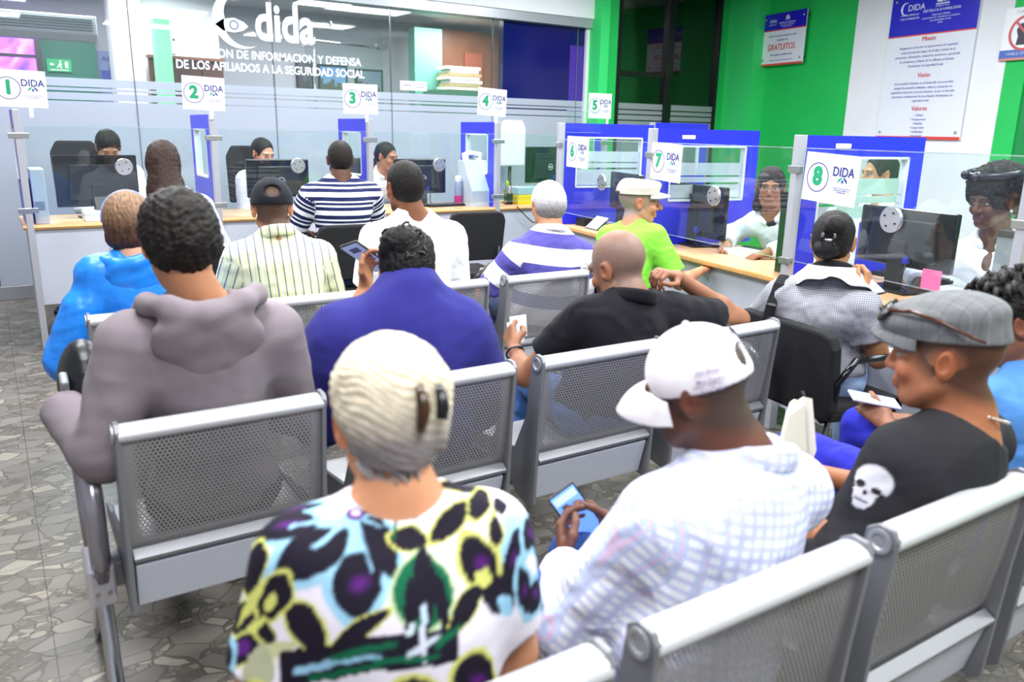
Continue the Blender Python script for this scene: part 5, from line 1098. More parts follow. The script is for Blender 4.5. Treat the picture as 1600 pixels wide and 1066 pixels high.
# ---------------------------------------------------------------- 1 woman in the floral blouse
def floral(tc, v):
    u = (v - BH) @ BRT; w_ = (v - BH) @ BUP; f_ = (v - BH) @ BFW
    X = 563 + u / .00048; Yc = 810 + (BHH - .032 - w_ - .9 * np.clip(f_ + .108, 0, .2)) / .00054
    X = np.where(X < 40, 80 - X, X); X = np.where(X > 960, 1920 - X, X)                          # print units
    n1 = wob(v, 1, 60, 3); X = X + 3 * n1; Yc = Yc + 3 * wob(v, 1, 60, 8)
    col = np.tile(np.array(hx('#f7f0fb')), (len(v), 1))
    mirror = np.where(f_ > .03, 1, 0)
    X = np.where(mirror, 1000 - X, X); X0 = X
    def put(m, c): m = np.clip(m, 0, 1)[:, None]; col[:] = col * (1 - m) + np.array(hx(c)) * m
    def E_(cx, cy, rx, ry, a):
        a = math.radians(a); dx = X - cx; dy = Yc - cy; p = (dx * math.cos(a) + dy * math.sin(a)) / rx; q = (-dx * math.sin(a) + dy * math.cos(a)) / ry
        return np.hypot(p, q), p, q
    def petal(cx, cy, rx, ry, a, c='#1b1526', halo=None, hw=.25, inner=None):
        d, p, q = E_(cx, cy, rx * 1.12, ry * 1.12, a); d = np.hypot(p, q * (1 + .35 * p * p)) + .03 * n1; pf = 9
        if halo: put((1 + hw - d) * pf, halo)
        put((1 - d) * pf * 1.6, c)
        if inner: put((.55 - np.hypot(p - .1, q * 1.6)) * 2.2, inner)
    def line(x0, y0, x1, y1, wd, c):
        t = np.clip(((X - x0) * (x1 - x0) + (Yc - y0) * (y1 - y0)) / ((x1 - x0) ** 2 + (y1 - y0) ** 2), 0, 1); d = np.hypot(X - x0 - t * (x1 - x0), Yc - y0 - t * (y1 - y0)); put((wd * (1 - .35 * t) - d) / 5, c)
    BL, YE, DK, PU, GN = '#a3d6f2', '#dfe07a', '#1b1526', '#5b1f78', '#0c6b48'
    for a in ((245, 590, 85, 50, 5), (315, 695, 105, 66, -30), (425, 800, 62, 100, 0), (490, 690, 42, 115, -14), (270, 525, 75, 28, -4)): petal(*a, c=BL, halo=BL, hw=.38)
    for a, i in (((245, 590, 85, 50, 5), PU), ((315, 695, 105, 66, -30), None), ((425, 810, 62, 92, 0), PU), ((490, 690, 42, 115, -14), None), ((270, 525, 75, 24, -4), PU)): petal(*a, inner=i)
    for x1, y1, wd in ((262, 600, 11), (320, 680, 14), (345, 560, 9), (465, 780, 7), (415, 700, 9), (500, 640, 8), (440, 690, 6), (300, 545, 9), (520, 600, 7)): line(430, 590, x1, y1, wd, BL)
    put((26 - np.hypot(X - 432, Yc - 585)) / 4, PU); put((13 - np.hypot(X - 434, Yc - 583)) / 4, '#f0d8ff')
    line(810, 500, 760, 640, 10, YE); line(760, 640, 640, 715, 8, YE); line(805, 500, 850, 540, 9, YE)
    for a in ((748, 502, 62, 30, 8), (700, 640, 88, 32, -48), (795, 580, 68, 28, -68), (572, 690, 50, 38, 15), (290, 900, 82, 36, 58), (430, 938, 78, 24, -25)): petal(*a, halo=YE, hw=.22)
    petal(592, 596, 32, 24, 0, c=GN, halo=DK, hw=.1); line(552, 590, 530, 690, 9, GN); petal(855, 600, 22, 36, 0, c=DK)
    for a in ((160, 690, 30, 70, 10), (205, 800, 46, 60, 25), (115, 820, 34, 70, -28), (185, 920, 24, 60, -6), (120, 920, 46, 42, 10)): petal(*a, halo=YE, hw=.2)
    for a in ((150, 795, 14, 60, 40), (200, 812, 16, 22, 30), (160, 860, 26, 12, -15)): petal(*a, c=YE)
    petal(120, 915, 26, 24, 0, c=PU); petal(200, 945, 60, 22, 0, c='#cfd0a0'); petal(160, 1000, 40, 70, 10, c='#b9bb9a')
    petal(870, 760, 60, 130, 12, c=BL); petal(770, 790, 52, 88, -18, halo=YE, hw=.28, inner=PU); petal(875, 780, 24, 95, 15, inner=PU); petal(825, 690, 16, 52, 0, halo=YE, hw=.4); petal(720, 920, 30, 74, 34, halo=YE, hw=.18); petal(830, 880, 62, 52, 30); petal(860, 910, 34, 22, 40, c=BL); petal(780, 832, 24, 26, 20, c=YE)
    petal(600, 860, 78, 105, 0, c=GN, halo='#cfe8b0', hw=.14); petal(605, 850, 30, 118, 0, c=DK); petal(560, 900, 16, 80, 4, c=DK); petal(650, 900, 16, 80, -6, c=DK); petal(598, 930, 9, 36, 0, c='#cfe6f8'); petal(560, 960, 8, 26, 20, c='#dfeef8')
    for a in ((945, 690, 26, 60, 15), (930, 860, 30, 60, -20), (60, 700, 26, 66, 8), (50, 900, 34, 60, -20)): petal(*a, c=DK, halo=BL, hw=.45, inner=PU)
    bd = (np.abs(Yc - 1010 - .04 * (X - 400)) < 48) & (X > 215) & (X < 700); put(bd * 1.0, DK)
    for i, (x0, y0, x1, y1, c) in enumerate(((260, 1010, 480, 1018, BL), (360, 1000, 520, 990, GN), (300, 1040, 480, 1050, GN), (560, 1020, 640, 990, '#dfe9fb'), (590, 960, 600, 1050, '#e9ecff'), (470, 1030, 640, 1040, GN), (640, 1010, 700, 970, GN))): line(x0, y0, x1, y1, 13, c)
    for a in ((330, 1150, 90, 60, 20), (560, 1170, 80, 70, -20), (150, 1120, 60, 80, 0), (760, 1120, 70, 70, 10), (430, 1280, 100, 60, 0), (700, 1300, 80, 60, 20)): petal(*a, halo=YE, hw=.25, inner=PU)
    return col
def blonde_hair(x, v):
    base = np.tile(np.array(hx('#e9dcc2')), (len(v), 1)); g = np.clip((.012 - x[:, 2]) / .06, 0, 1)[:, None]
    base = base * (1 - g) + np.array(hx('#7f7777')) * g
    st = np.sin((x[:, 2] * 1.1 + x[:, 0] * .6 - x[:, 1] * .3) * 400 + 5 * wob(v, 1, 18, 4)); return base * (1 + np.array([.10, .16, .26]) * st[:, None] - .03 + .06 * wob(v, 1, 30, 6)[:, None])
bl = dict(head=(.452, 1.02, 1.088), yaw=-16, hrot=(-16, 24, 0), neck=(.428, .945, .975), hip=(.415, .93, .53), sw=.150, build=.98, hs=.90, skin='#d0926c', h=.006, hh=.004, hair='#d9cdb6',
          elL=(.228, .98, .70), wrL=(.30, 1.16, .62), elR=(.625, .95, .68), wrR=(.57, 1.16, .62), nr=.05, ar=1.05)
BH = A3(bl['hip']); _up = nrm(A3(bl['neck']) - BH); _F = frame(-16); BUP = _up; BFW = nrm(np.cross(_up, _F[:, 0])); BRT = nrm(np.cross(BFW, _up)); BHH = float((A3(bl['neck']) - BH) @ _up) + .0
person(label='person in a floral blouse with blonde hair in a claw clip, seated nearest the camera', hairdo='short', nape=-.052, hline=(.035, .81, -.585), hth=.009, hnoise=(.002, 26), hairh=.0035, hpaint=blonde_hair, hstrand=lambda x, v: -.0011 * np.sin((x[:, 2] * 1.1 + x[:, 0] * .6 - x[:, 1] * .3) * 400 + 5 * wob(v, 1, 18, 4)), hmat=painted('blonde hair', .55, .25, 60, spec=.3, fine=.3, fs=260),
       hextra=(('ell', ((.02, -.085, .035), (.060, .045, .070)), dict(k=.03)), ('ell', ((.055, -.085, .045), (.035, .038, .035)), dict(k=.008)), ('ell', ((.060, -.080, .0), (.026, .03, .06)), dict(k=.008)), ('ell', ((0, -.03, .055), (.082, .095, .080)), dict(k=.03)), ('ell', ((0, -.085, -.045), (.045, .030, .05)), dict(k=.03)), ('ell', ((.112, -.04, -.045), (.045, .065, .055)), dict(k=.01, op='s')), ('ell', ((-.112, -.04, -.045), (.045, .065, .055)), dict(k=.01, op='s'))),
       top=dict(name='blouse', mat=painted('floral print', .75, .1, 18, spec=.25), paint=floral, th=.012, h=.0042, sleeve=.66, sr=.062, flare=1.04, neck=.084, nup=.088, nt=-.05, nf=-.005, amp=.002), pants=cloth('dark navy trousers', '#141c3c'), **bl)
_b = [o for o in bpy.data.objects if o.name.startswith('person')][0]
m_ = MB(); r_ = random.Random(9); _hc = A3(bl['head']); _HR = frame(-16, 24, 0)
for k in range(26):
    x0 = r_.uniform(-.055, .06); a0 = r_.uniform(0, 6); y0 = -.088 + abs(x0) * .5; m_.tube([_hc + _HR @ (V3(x0 * (1 - .05 * j) + .008 * math.sin(a0 + j * 1.1), y0 - .004 * math.cos(a0 + j), -.055 - .009 * j) * .92) for j in range(6)], [.004, .0045, .004, .003, .002, .001], 6)
_p = [o for o in bpy.data.objects if o.name == 'person'][0]
m_.build('nape_curls', mat('silver grey hair', '#a49d9c', .5, bump=.4, bs=200), _p, smooth=True)
t = thing('hair_claw', 'black and amber tortoiseshell claw clip in the blonde hair', 'hair clip', (.45, .93, 1.12), world=True)
hc = A3(bl['head']); HR = frame(-16, 24, 0)
for nm, x0, cc, n_ in (('left_jaw', .026, '#3a2206', 5), ('right_jaw', .052, '#120c14', 4)):
    m_ = MB(); P0 = [hc + HR @ V3(x0 + .004 * math.sin(i), -.128 + .006 * abs(i / 5 - .5), .035 - .016 * i) for i in range(n_)]
    m_.tube([Vector(p) for p in P0], [.004, .007, .008, .007, .004][:n_], 10, sx=1.2)
    m_.build(nm, mat('tortoiseshell ' + nm, cc, .2, var=.8, vs=90), t, smooth=True)
t = thing('earring', 'small gold stud earring by the left ear of the blonde woman', 'earring', (.37, 1.0, 1.1), world=True)
MB().ball(hc + HR @ V3(-.080, .0, .045), .004, 10).build('stud', mat('gold', '#e8c06a', .2, .9), t, smooth=True); MB().ball(hc + HR @ V3(-.080, .0, .036), .0035, 10).build('bead', mat('gold', '#e8c06a', .2, .9), t, smooth=True)
# ---------------------------------------------------------------- 2 man with the white cap
PLAID = cloth('pale blue and pink plaid', '#eef2fd', [(0, .020, 0, .009, ('#b9cdf6', .75)), (2, .020, 0, .009, ('#b9cdf6', .75)), (0, .020, .004, .002, ('#efb9d8', .5)), (2, .020, .004, .002, ('#efb9d8', .5))], rough=.8, bump=.28, bs=14)
i2 = person(label='person in a white cap and pale plaid shirt bent over a phone', head=(1.04, .985, 1.055), yaw=8, hrot=(31, 18, -3), hs=.89, neck=(1.115, .915, .915), hip=(1.04, .93, .53), sw=.195, build=1.06, skin='#6b4233', h=.006, hh=.004, hair='#3c3936', fade=.75, hairdo=None, beard=.5,
       shR=(1.335, .955, .80), shL=(.94, .975, .815), elL=(.865, 1.10, .555), wrL=(1.0, 1.30, .545), elR=(1.36, 1.15, .58), wrR=(1.16, 1.33, .56), handL=dict(d=(.3, .6, .5), n=(.75, -.5, .1), curl=(35, 30, 20), thumb=.4), handR=dict(d=(-.4, .5, .45), n=(-.7, -.5, 0), curl=(40, 35, 20), thumb=.4), ar=1.1, nr=.062,
       top=dict(mat=PLAID, th=.017, h=.006, sleeve=1.9, sr=.068, neck=.070, nup=.03, amp=.006, freq=9, collar=dict(z=.022, r=.013, tilt=.1)), pants=cloth('blue denim', '#2c4a86'))
def cap_on(i, name, label, m, pk=None, top=0.0, opening=True, bz=.035, tilt=-.10, th=.014, bargs=None, puff=None, h=.0045, extra=None, thick=.0):
    c, R, s = i['c'], i['R'], i['hs']; f = Fld(); T = lambda x, y, z: c + R @ (V3(x, y, z) * s)
    f.ell(T(0, -.014, .028), V3(.078 + th, .099 + th, .094 + th) * s, R, k=.02)
    if puff: f.ell(T(*puff[0]), V3(*puff[1]) * s, R @ frame(*puff[2]) if len(puff) > 2 else R, k=.03)
    n_ = nrm(R @ V3(0, tilt, -1)); cuts = [(T(0, 0, bz), n_)]
    if opening:
        f.ell(T(0, -.125, bz + .048), V3(.036, .05, .027) * s, R, k=.004, op='s')
    for e in (extra or ()): f.ell(T(*e[0]), V3(*e[1]) * s, R, **e[2])
    r = thing(name, label, 'cap', tuple(T(0, 0, .05)), world=True)
    v, q = extract(f, h, cuts=cuts, rl=1); mesh_np('crown', v, q, m, r, tc=v)
    if bargs is not None:
        v, q = brim(i, 'peak', m, **bargs); mesh_np('peak', v, q, m, r, tc=v)
    MB().ball(T(0, -.014, .028 + .094 + th), .007, 10).build('button', m, r, smooth=True)
    sv, sq = [], []
    return r, T
CAPW = cloth('white cap cotton', '#f6f2f8', bump=.1)
r, T = cap_on(i2, 'baseball_cap', 'white cap with dark stitching and open back strap', CAPW, bargs=dict(L=.080, z=.024, drop=.35, edge=.045, half=62), bz=.006, tilt=-.04, th=.010)
r['label'] = 'white baseball cap with dark back embroidery, on the man in plaid'
o_ = T(.03, -.12, .118)
def tangent_text(parent, lines, c, nrm_, up_, size, m, name='embroidery', bold=.01):
    n = Vector(nrm_).normalized(); V = Vector(up_); V = (V - n * V.dot(n)).normalized(); U = V.cross(n); return text(parent, name, lines, c, U, V, m, size, bold=bold, off=.002)
R2 = i2['R']
def on_crown(i, th, az, el_):
    a, e = math.radians(az), math.radians(el_); d = V3(math.sin(a) * math.cos(e), -math.cos(a) * math.cos(e), math.sin(e)); r_ = V3(.078 + th, .099 + th, .094 + th)
    k = 1 / math.sqrt(((d / r_) ** 2).sum()); p = d * k; n = nrm(p / r_ ** 2); return i['c'] + i['R'] @ ((p + V3(0, -.014, .028)) * i['hs']), i['R'] @ n
p, n = on_crown(i2, .014, 10, 40); tangent_text(r, ['9FIFTY'], p, n, R2[:, 2], .022, mat('dark thread', '#2a2c40', .7), bold=.03)
p, n = on_crown(i2, .014, -62, 14); tangent_text(r, ['No Dios', 'Mas Santo', 'del Cielo'], p, n, R2[:, 2], .012, mat('purple thread', '#8f7fa8', .7), name='side_stitching')
phone('smartphone', 'smartphone with a bright blue screen in the hands of the plaid shirt man', (1.085, 1.37, .62), (-.45, .28, .75), CAM - V3(1.085, 1.37, .62), screen='#6f9fe8', extra=((-.02, .02, -.005, .04, '#40506a'), (-.03, .045, .03, .065, '#b9d0f4'), (-.028, -.065, -.005, -.055, '#2fae5a')))
# ---------------------------------------------------------------- 3 man with grey flat cap and skull shirt
SKC = V3(1.583, .86, .795) - VR * .088 - VU * .012
def skull_tee(tc, v):
    col = np.tile(np.array(hx('#27272b')), (len(v), 1)); col *= (1 + .04 * wob(v, 1, 30, 2))[:, None]
    nview = nrm(SKC - CAM); a = nrm(np.cross(nview, [0, 0, 1])); b = np.cross(a, nview); th = math.radians(-20); P = v - SKC
    x = (P @ a) * math.cos(th) + (P @ b) * math.sin(th); y = -(P @ a) * math.sin(th) + (P @ b) * math.cos(th); x, y = x / .042, y / .042; ok = (P @ nview) < .05
    ok &= np.abs(x) < 1.6
    def put(m, c): m = (np.clip(m, 0, 1) * ok)[:, None]; col[:] = col * (1 - m) + np.array(hx(c)) * m
    e = lambda cx, cy, rx, ry: 1 - np.hypot((x - cx) / rx, (y - cy) / ry)
    ok0 = ok; P2 = v - (SKC - VR * .068 + VU * .026 + VF * .02); ok = np.linalg.norm(P2, axis=1) < .034; put(wob(v, 3, 70, 7) + .3, '#e6e4ea'); ok = ok0
    put(e(.05, .3, 1.25, 1.1) * 9, '#27272b'); put(e(.05, .3, 1.0, .85) * 9, '#dcdae0'); put(e(-.05, -.65, .62, .62) * 9, '#d6d4dc'); put(e(-.05, -1.02, .5, .3) * 9, '#cfcdd6')
    put(e(-.42, -.10, .27, .22) * 5, '#26232a'); put(e(.40, -.10, .28, .22) * 5, '#26232a'); put(e(-.02, -.42, .12, .17) * 5, '#26232a'); put(e(-.05, -.86, .42, .05) * 5, '#55525c')
    for k in range(6): put((.02 - np.abs(x + .35 - k * .13)) * 40 * (np.abs(y + .84) < .13), '#6d6a74')
    put(e(.75, -.35, .22, .35) * 4, '#27272b'); put(e(-.85, -.45, .22, .4) * 4, '#27272b')
    return col
i3 = person(label='person in a grey flat cap and black skull T-shirt with a chain', head=(1.712, .900, 1.045), yaw=14, hrot=(26, 4, 2), neck=(1.755, .84, .895), hip=(1.60, .93, .53), sw=.19, build=1.0, skin='#a86a48', h=.006, hh=.0035, hair='#2a201c', fade=.8, hairdo=None, beard=.25, hs=1.02, nr=.062, nose=.96,
       shL=(1.585, .90, .83), shR=(1.95, .90, .80), elL=(1.585, 1.0, .56), elR=(2.0, 1.05, .56), wrL=(1.60, 1.25, .58), wrR=(1.88, 1.28, .58),
       top=dict(name='t_shirt', label='black T-shirt with a white skull print', mat=painted('black skull print cotton', .8, .35, 16, spec=.25), paint=skull_tee, th=.014, h=.0045, sleeve=.66, sr=.070, neck=.088, nup=.002, amp=.004), pants=cloth('black trousers', '#15161c'))
FLAT = cloth('grey wool blend', '#6f7173', [(0, .03, 0, .004, ('#85878a', .5)), (1, .03, 0, .004, ('#5d5f62', .5))], bump=.2)
r, T = cap_on(i3, 'flat_cap', 'grey', FLAT, opening=False, bz=.040, tilt=.02, th=.012, puff=((0, .010, .085), (.098, .125, .048), (0, 8, 0)), bargs=dict(L=.050, z=.062, drop=.3, edge=.022, half=55, w=1.05, thick=.006))
r['label'] = 'grey woollen flat cap with sunglasses on its peak'
t = thing('sunglasses', 'brown tortoiseshell sunglasses pushed up on the grey flat cap', 'glasses', tuple(T(0, .1, .1)), world=True)
FRM = mat('tortoiseshell frame', '#4a2414', .15, var=.5, vs=60); LN = mat('dark lens', '#1a0f0c', .08)
for e in (-1, 1):
    MB().ball(T(.036 * e, .118, .092), (.030 * 1, .008, .024), 16, Matrix([list(x) for x in (i3['R'] @ frame(-16 * e, -35, 0))])).build('lens', LN, t, smooth=True)
    MB().tube([T(.060 * e, .105, .10), T(.098 * e, .06, .105), T(.104 * e, 0, .085), T(.102 * e, -.05, .06), T(.098 * e, -.075, .05)], [.005, .0048, .004, .0035, .003], 8).build('temple', FRM, t, smooth=True)
MB().tube([T(-.02, .128, .095), T(0, .131, .10), T(.02, .128, .095)], .004, 8).build('bridge', FRM, t, smooth=True)
def necklace(i, name, label, m, r_=.07, z=.02, drop=.0, bead=.0035, n=44, tilt=.25, w_=1.0):
    t = thing(name, label, 'necklace', tuple(i['neck']), world=True); c = MB(); rt2, f2, up = i['TR'][:, 0], i['TR'][:, 1], i['up']
    for k in range(n):
        a = 2 * math.pi * k / n; p = i['neck'] + up * (z - tilt * math.cos(a) * .06 - drop * max(0, math.cos(a)) ** 3) + rt2 * math.sin(a) * r_ * w_ + f2 * math.cos(a) * r_; c.ball(p, bead, 8)
    c.build('chain', m, t, smooth=True); return t
necklace(i3, 'neck_chain', 'pale silver link chain around the neck of the skull shirt man', mat('silver chain', '#d8cfc0', .3, .7), r_=.060, z=.026, bead=.0040)
# ---------------------------------------------------------------- 4 man at the right edge
i4 = person(label='person in a blue shirt and royal blue trousers with short twisted locks', head=(2.30, 1.04, 1.03), yaw=12, hrot=(32, 26, 0), neck=(2.335, .955, .885), hip=(2.20, .94, .53), sw=.19, skin='#8a5a42', h=.008, hh=.004, hair='#14110f', beard=.3,
       hth=.014, hnoise=(.006, 55), nape=-.03, shL=(2.13, 1.0, .82), elL=(2.12, 1.12, .58), wrL=(2.30, 1.36, .63), elR=(2.58, 1.1, .58), wrR=(2.45, 1.38, .6), handL=dict(d=(.1, .8, .4), n=(.6, -.1, -.5), curl=(35, 35, 20), thumb=.5),
       top=dict(name='shirt', mat=cloth('mid blue cotton', '#4f86c6'), th=.015, sleeve=.7, sr=.07, amp=.006, neck=.075), pants=cloth('royal blue cloth', '#2b2fb8', bump=.3), spread=.14, knL=(1.98, 1.44, .575), knR=(2.40, 1.50, .55), anL=(1.98, 1.52, .09), anR=(2.42, 1.56, .09))
m_ = MB(); r_ = random.Random(2); T = lambda x, y, z: i4['c'] + i4['R'] @ V3(x, y, z)
for k in range(70):
    a = r_.uniform(0, 6.28); e = r_.uniform(.05, 1.25); d = V3(math.cos(a) * math.cos(e), math.sin(a) * math.cos(e) * 1.1, math.sin(e)); p = V3(0, -.01, .03) + d * V3(.088, .108, .098)
    P_ = [T(*p), T(*(p + d * .018 + V3(0, 0, .004))), T(*(p + d * .026 + V3(0, .004, -.012))), T(*(p + d * .028 + V3(0, .006, -.030)))]; m_.tube(P_, [.008, .0085, .007, .004], 7)
h_ = m_.build('hair_locks', mat('black locks', '#15120f', .6, bump=.5, bs=300), i4['root'], smooth=True)
phone('smartphone', 'white cased smartphone in the hand of the man in royal blue trousers', (2.32, 1.42, .685), (-.75, .6, .15), (.1, -.25, 1), screen='#9fc4f0', case='#dfe4ee')
# ---------------------------------------------------------------- 5 man in the grey hoodie
HOOD = cloth('grey hoodie fleece', '#857b81', bump=.12, bs=10, fine=.2)
nk5 = V3(.42, 2.10, 1.052)
i5 = person(label='person in a grey hoodie with dark curly hair', head=(.385, 2.13, 1.215), yaw=-4, hrot=(2, 14, 0), neck=nk5, hip=(.43, 2.165, .53), sw=.175, shk=.83, build=1.0, skin='#c58a66', h=.0065, hh=.0045, hair='#1a1512', hth=.017, hnoise=(.0045, 48), hairh=.0045, nape=-.068,
       shL=(.205, 2.12, .975), shR=(.640, 2.10, .965), elL=(.160, 2.12, .70), wrL=(.085, 2.33, .775), elR=(.67, 2.20, .70), wrR=(.58, 2.40, .66), handL=dict(d=(.25, .6, .05), n=(.5, 0, -.6), curl=(70, 75, 40), thumb=.9), ar=1.1,
       top=dict(name='hoodie', mat=HOOD, th=.014, h=.0065, sleeve=1.93, sr=.070, neck=.072, nup=.05, nt=.5, amp=.006, freq=8, hem=.50),
       pants=cloth('black trousers', '#15161c'))
def hood(i, m, s_=1.0, back=.075, low=.06, asym=0.0, h=.006, amp=.002):
    rt2, f2, up, nk = i['TR'][:, 0], i['TR'][:, 1], i['up'], i['neck']; f = Fld(); q = lambda x, y, z: nk + rt2 * x * s_ + f2 * y * s_ + up * z * s_
    f.ell(q(.0, -back, -low * .75), V3(.118, .040, .085) * s_, i['TR'] @ frame(0, -14, 0), k=.02); f.ell(q(.0, -back * .95, -low * 1.8), V3(.05, .028, .05) * s_, i['TR'], k=.05)
    for e in (-1, 1):
        P = [q(.118 * e, .02, .0), q(.112 * e, -.03, .028 + asym * e), q(.075 * e, -.075, .030 + asym * e), q(0, -.095, .015)]
        for a, b, r in zip(P[:-1], P[1:], (.020, .024, .024)): f.cap(a, b, r * s_, k=.022)
        f.cap(q(.118 * e, .02, .0), q(.07 * e, .085, -.03), .018 * s_, k=.02)
    f.cap(q(0, -.01, -.1), q(0, -.0, .2), .058 * s_, .072 * s_, k=.02, op='s')
    v, q_ = extract(f, h, rl=2); n_ = normals(v, q_); v = v + n_ * (amp * wob(v, 1, 22, 5))[:, None]; P_ = v - i['hip']
    return mesh_np('hood', v, q_, m, i['root'], tc=np.stack([P_ @ rt2, P_ @ f2, P_ @ up], 1))
hood(i5, HOOD, 1.14)
t = thing('backpack', 'glossy black and grey bag held at the left knee of the hoodie man', 'bag', (.17, 2.45, .5), world=True)
f = Fld(); f.ell((.16, 2.40, .80), (.07, .10, .13), k=.03); f.ell((.17, 2.42, .66), (.07, .10, .13), k=.03); v, q = extract(f, .008, rl=2); mesh_np('pouch', v, q, mat('black nylon', '#16181c', .35, bump=.3, bs=30), t)
MB().box((.105, 2.33, .83), (.02, .05, .05), Matrix.Rotation(.4, 3, 'X')).build('grey_patch', mat('grey reflective patch', '#8b9299', .4), t, bevel=.006)
# ---------------------------------------------------------------- 6 woman in the blue shawl
nk6 = V3(1.06, 2.22, .968)
SH = cloth('navy blue shawl', '#2b2a7c', bump=.35, bs=7, fine=.3)
i6 = person(label='person wrapped in a navy blue shawl with black curly hair, holding up a phone', head=(1.078, 2.275, 1.075), yaw=-20, hrot=(-26, 26, 4), neck=nk6, hip=(1.05, 2.18, .53), sw=.19, build=1.05, skin='#b9805c', h=.007, hh=.0045, hair='#100e10', hth=.012, hnoise=(.003, 60), hairh=.0045, nape=-.07,
       shL=(.85, 2.26, .885), shR=(1.225, 2.19, .875), elL=(.84, 2.40, .72), wrL=(1.02, 2.47, .985), elR=(1.34, 2.30, .66), wrR=(1.18, 2.45, .62), handL=dict(d=(.15, .25, .9), n=(.55, -.6, .3), curls=((30, 35, 20), (38, 35, 20), (45, 35, 20), (50, 35, 20)), thumb=.05, s=.95),
       hextra=(('ell', ((-.02, -.092, .055), (.060, .05, .052)), dict(k=.012)), ('ell', ((-.055, -.085, .03), (.03, .03, .03)), dict(k=.01))),
       top=dict(name='shawl', mat=SH, th=.026, sleeve=1.0, sr=.10, flare=1.1, neck=.064, nup=.10, amp=.007, freq=7, h=.0075, hem=.50, extra=(('cap', (nk6 - V3(0, 0, .02), nk6 + V3(0, 0, .055), .088, .062), dict(k=.06)), ('cap', ((.84, 2.28, .84), (.80, 2.34, .62), .07, .08), dict(k=.06)), ('cap', ((1.23, 2.20, .84), (1.31, 2.26, .60), .07, .085), dict(k=.06)), ('ell', ((1.04, 2.19, .78), (.22, .10, .25)), dict(k=.06)))),
       pants=cloth('blue denim', '#2c4a86'))
m_ = MB(); r_ = random.Random(5)
for k in range(46):
    cx, cy, cz = r_.uniform(-.075, .045), -.118 + r_.uniform(-.01, .02), r_.uniform(.0, .10); R_ = r_.uniform(.010, .018); P_ = []
    for j in range(9): a = j * .75 + r_.uniform(0, 6); P_ = [i6['c'] + i6['R'] @ V3(cx + R_ * math.cos(j * .8 + k), cy - .006 * math.sin(j * .5) - abs(cx) * -.3 + .002 * j, cz + R_ * math.sin(j * .8 + k)) for j in range(9)]
    m_.tube(P_, .0045, 6)
m_.build('hair_curls', mat('black curls', '#0e0c0e', .4), i6['root'], smooth=True)
MB().tube([i6['c'] + i6['R'] @ V3(.085, -.01, -.03), i6['c'] + i6['R'] @ V3(.088, -.005, -.06), i6['c'] + i6['R'] @ V3(.086, 0, -.085)], .003, 6).build('hair_strand', mat('black curls', '#0e0c0e', .4), i6['root'])
pc = V3(1.035, 2.50, 1.085)
_U = nrm(.6 * VR - .43 * VU + .67 * VF); _W = np.cross(nrm(.79 * VR + .17 * VU - .6 * VF), _U); _W = _W if _W @ (CAM - pc) > 0 else -_W
phone('smartphone', 'phone playing a video, held up by the woman in the blue shawl', pc, _U, _W, w_=.084, l_=.168, screen='#7f8fb8', case='#3c3b36', extra=((-.03, -.02, .0, .02, '#5b5f86'), (-.01, .0, .025, .04, '#4a3b50'), (-.02, -.06, .02, -.035, '#39406a')))
# ---------------------------------------------------------------- 7 man in the black polo
i7 = person(label='person in a black polo shirt with shaved grey head, scratching the neck', head=(1.865, 2.185, 1.038), yaw=-12, hrot=(12, 22, -4), neck=(1.87, 2.10, .925), hip=(1.80, 2.17, .53), sw=.195, build=1.04, skin='#96654a', hs=1.07, h=.006, hh=.004, hair='#77706c', fade=.55, fade_top=.5, hairdo=None, nr=.058,
       shL=(1.685, 2.17, .87), shR=(2.085, 2.09, .865), elR=(2.42, 2.09, .80), wrR=(2.13, 2.15, .985), elL=(1.575, 2.33, .63), wrL=(1.615, 2.47, .70), ar=.98,
       handR=dict(d=(-.9, -.05, .28), n=(-.35, .1, -.9), curls=((45, 50, 25), (50, 50, 25), (48, 52, 25), (40, 50, 25)), thumb=.35, s=1.02), handL=dict(d=(.2, .75, .5), n=(.7, -.2, -.3), curl=(35, 40, 25), thumb=.6),
       top=dict(name='polo_shirt', mat=cloth('black pique cotton', '#121219', bump=.3, bs=10), th=.014, h=.006, sleeve=.62, sr=.072, flare=1.06, neck=.068, nup=.03, amp=.004, freq=9, hem=.5, collar=dict(z=.03, r=.011, tilt=.25)), pants=cloth('faded blue jeans', '#4a76b8'))
tangent_text(i7['root'], ['v r'], i7['neck'] - i7['TR'][:, 1] * .110 - i7['up'] * .085, -i7['TR'][:, 1] + V3(0, 0, .1), i7['up'], .018, mat('grey print', '#77777e', .7), name='shirt_print', bold=.02)
c_ = V3(1.60, 2.44, .688); t = thing('bracelet', 'steel bracelet on the left wrist of the man in the black polo', 'bracelet', tuple(c_), world=True)
ax_ = nrm(V3(1.615, 2.47, .70) - V3(1.575, 2.33, .63)); a_ = nrm(np.cross(ax_, [0, 0, 1])); b2 = np.cross(ax_, a_); m_ = MB(); m_.tube([c_ + (a_ * math.cos(x) + b2 * math.sin(x)) * .033 for x in np.linspace(0, 6.283, 25)], .0045, 8, cap=False); m_.build('band', mat('dark steel', '#4c4d55', .2, .9), t, smooth=True)
for k, (dx, dz, rr) in enumerate(((0, 0, .2), (.012, .022, -.25))):
    c_ = Vector((1.66 + dx, 2.53, .745 + dz)); o = MB().prism([(-.03, -.045), (.035, -.04), (.03, .045), (-.035, .035)], c_, Vector(VR), Vector(VU), Vector(VF), .001).build('paper_slip', WHITE); o.rotation_euler = (0, 0, 0)
    tag(o, ['small white paper slip in the hand of the man in the black polo', 'second white paper slip fanned above the first, in the same hand'][k], 'paper')
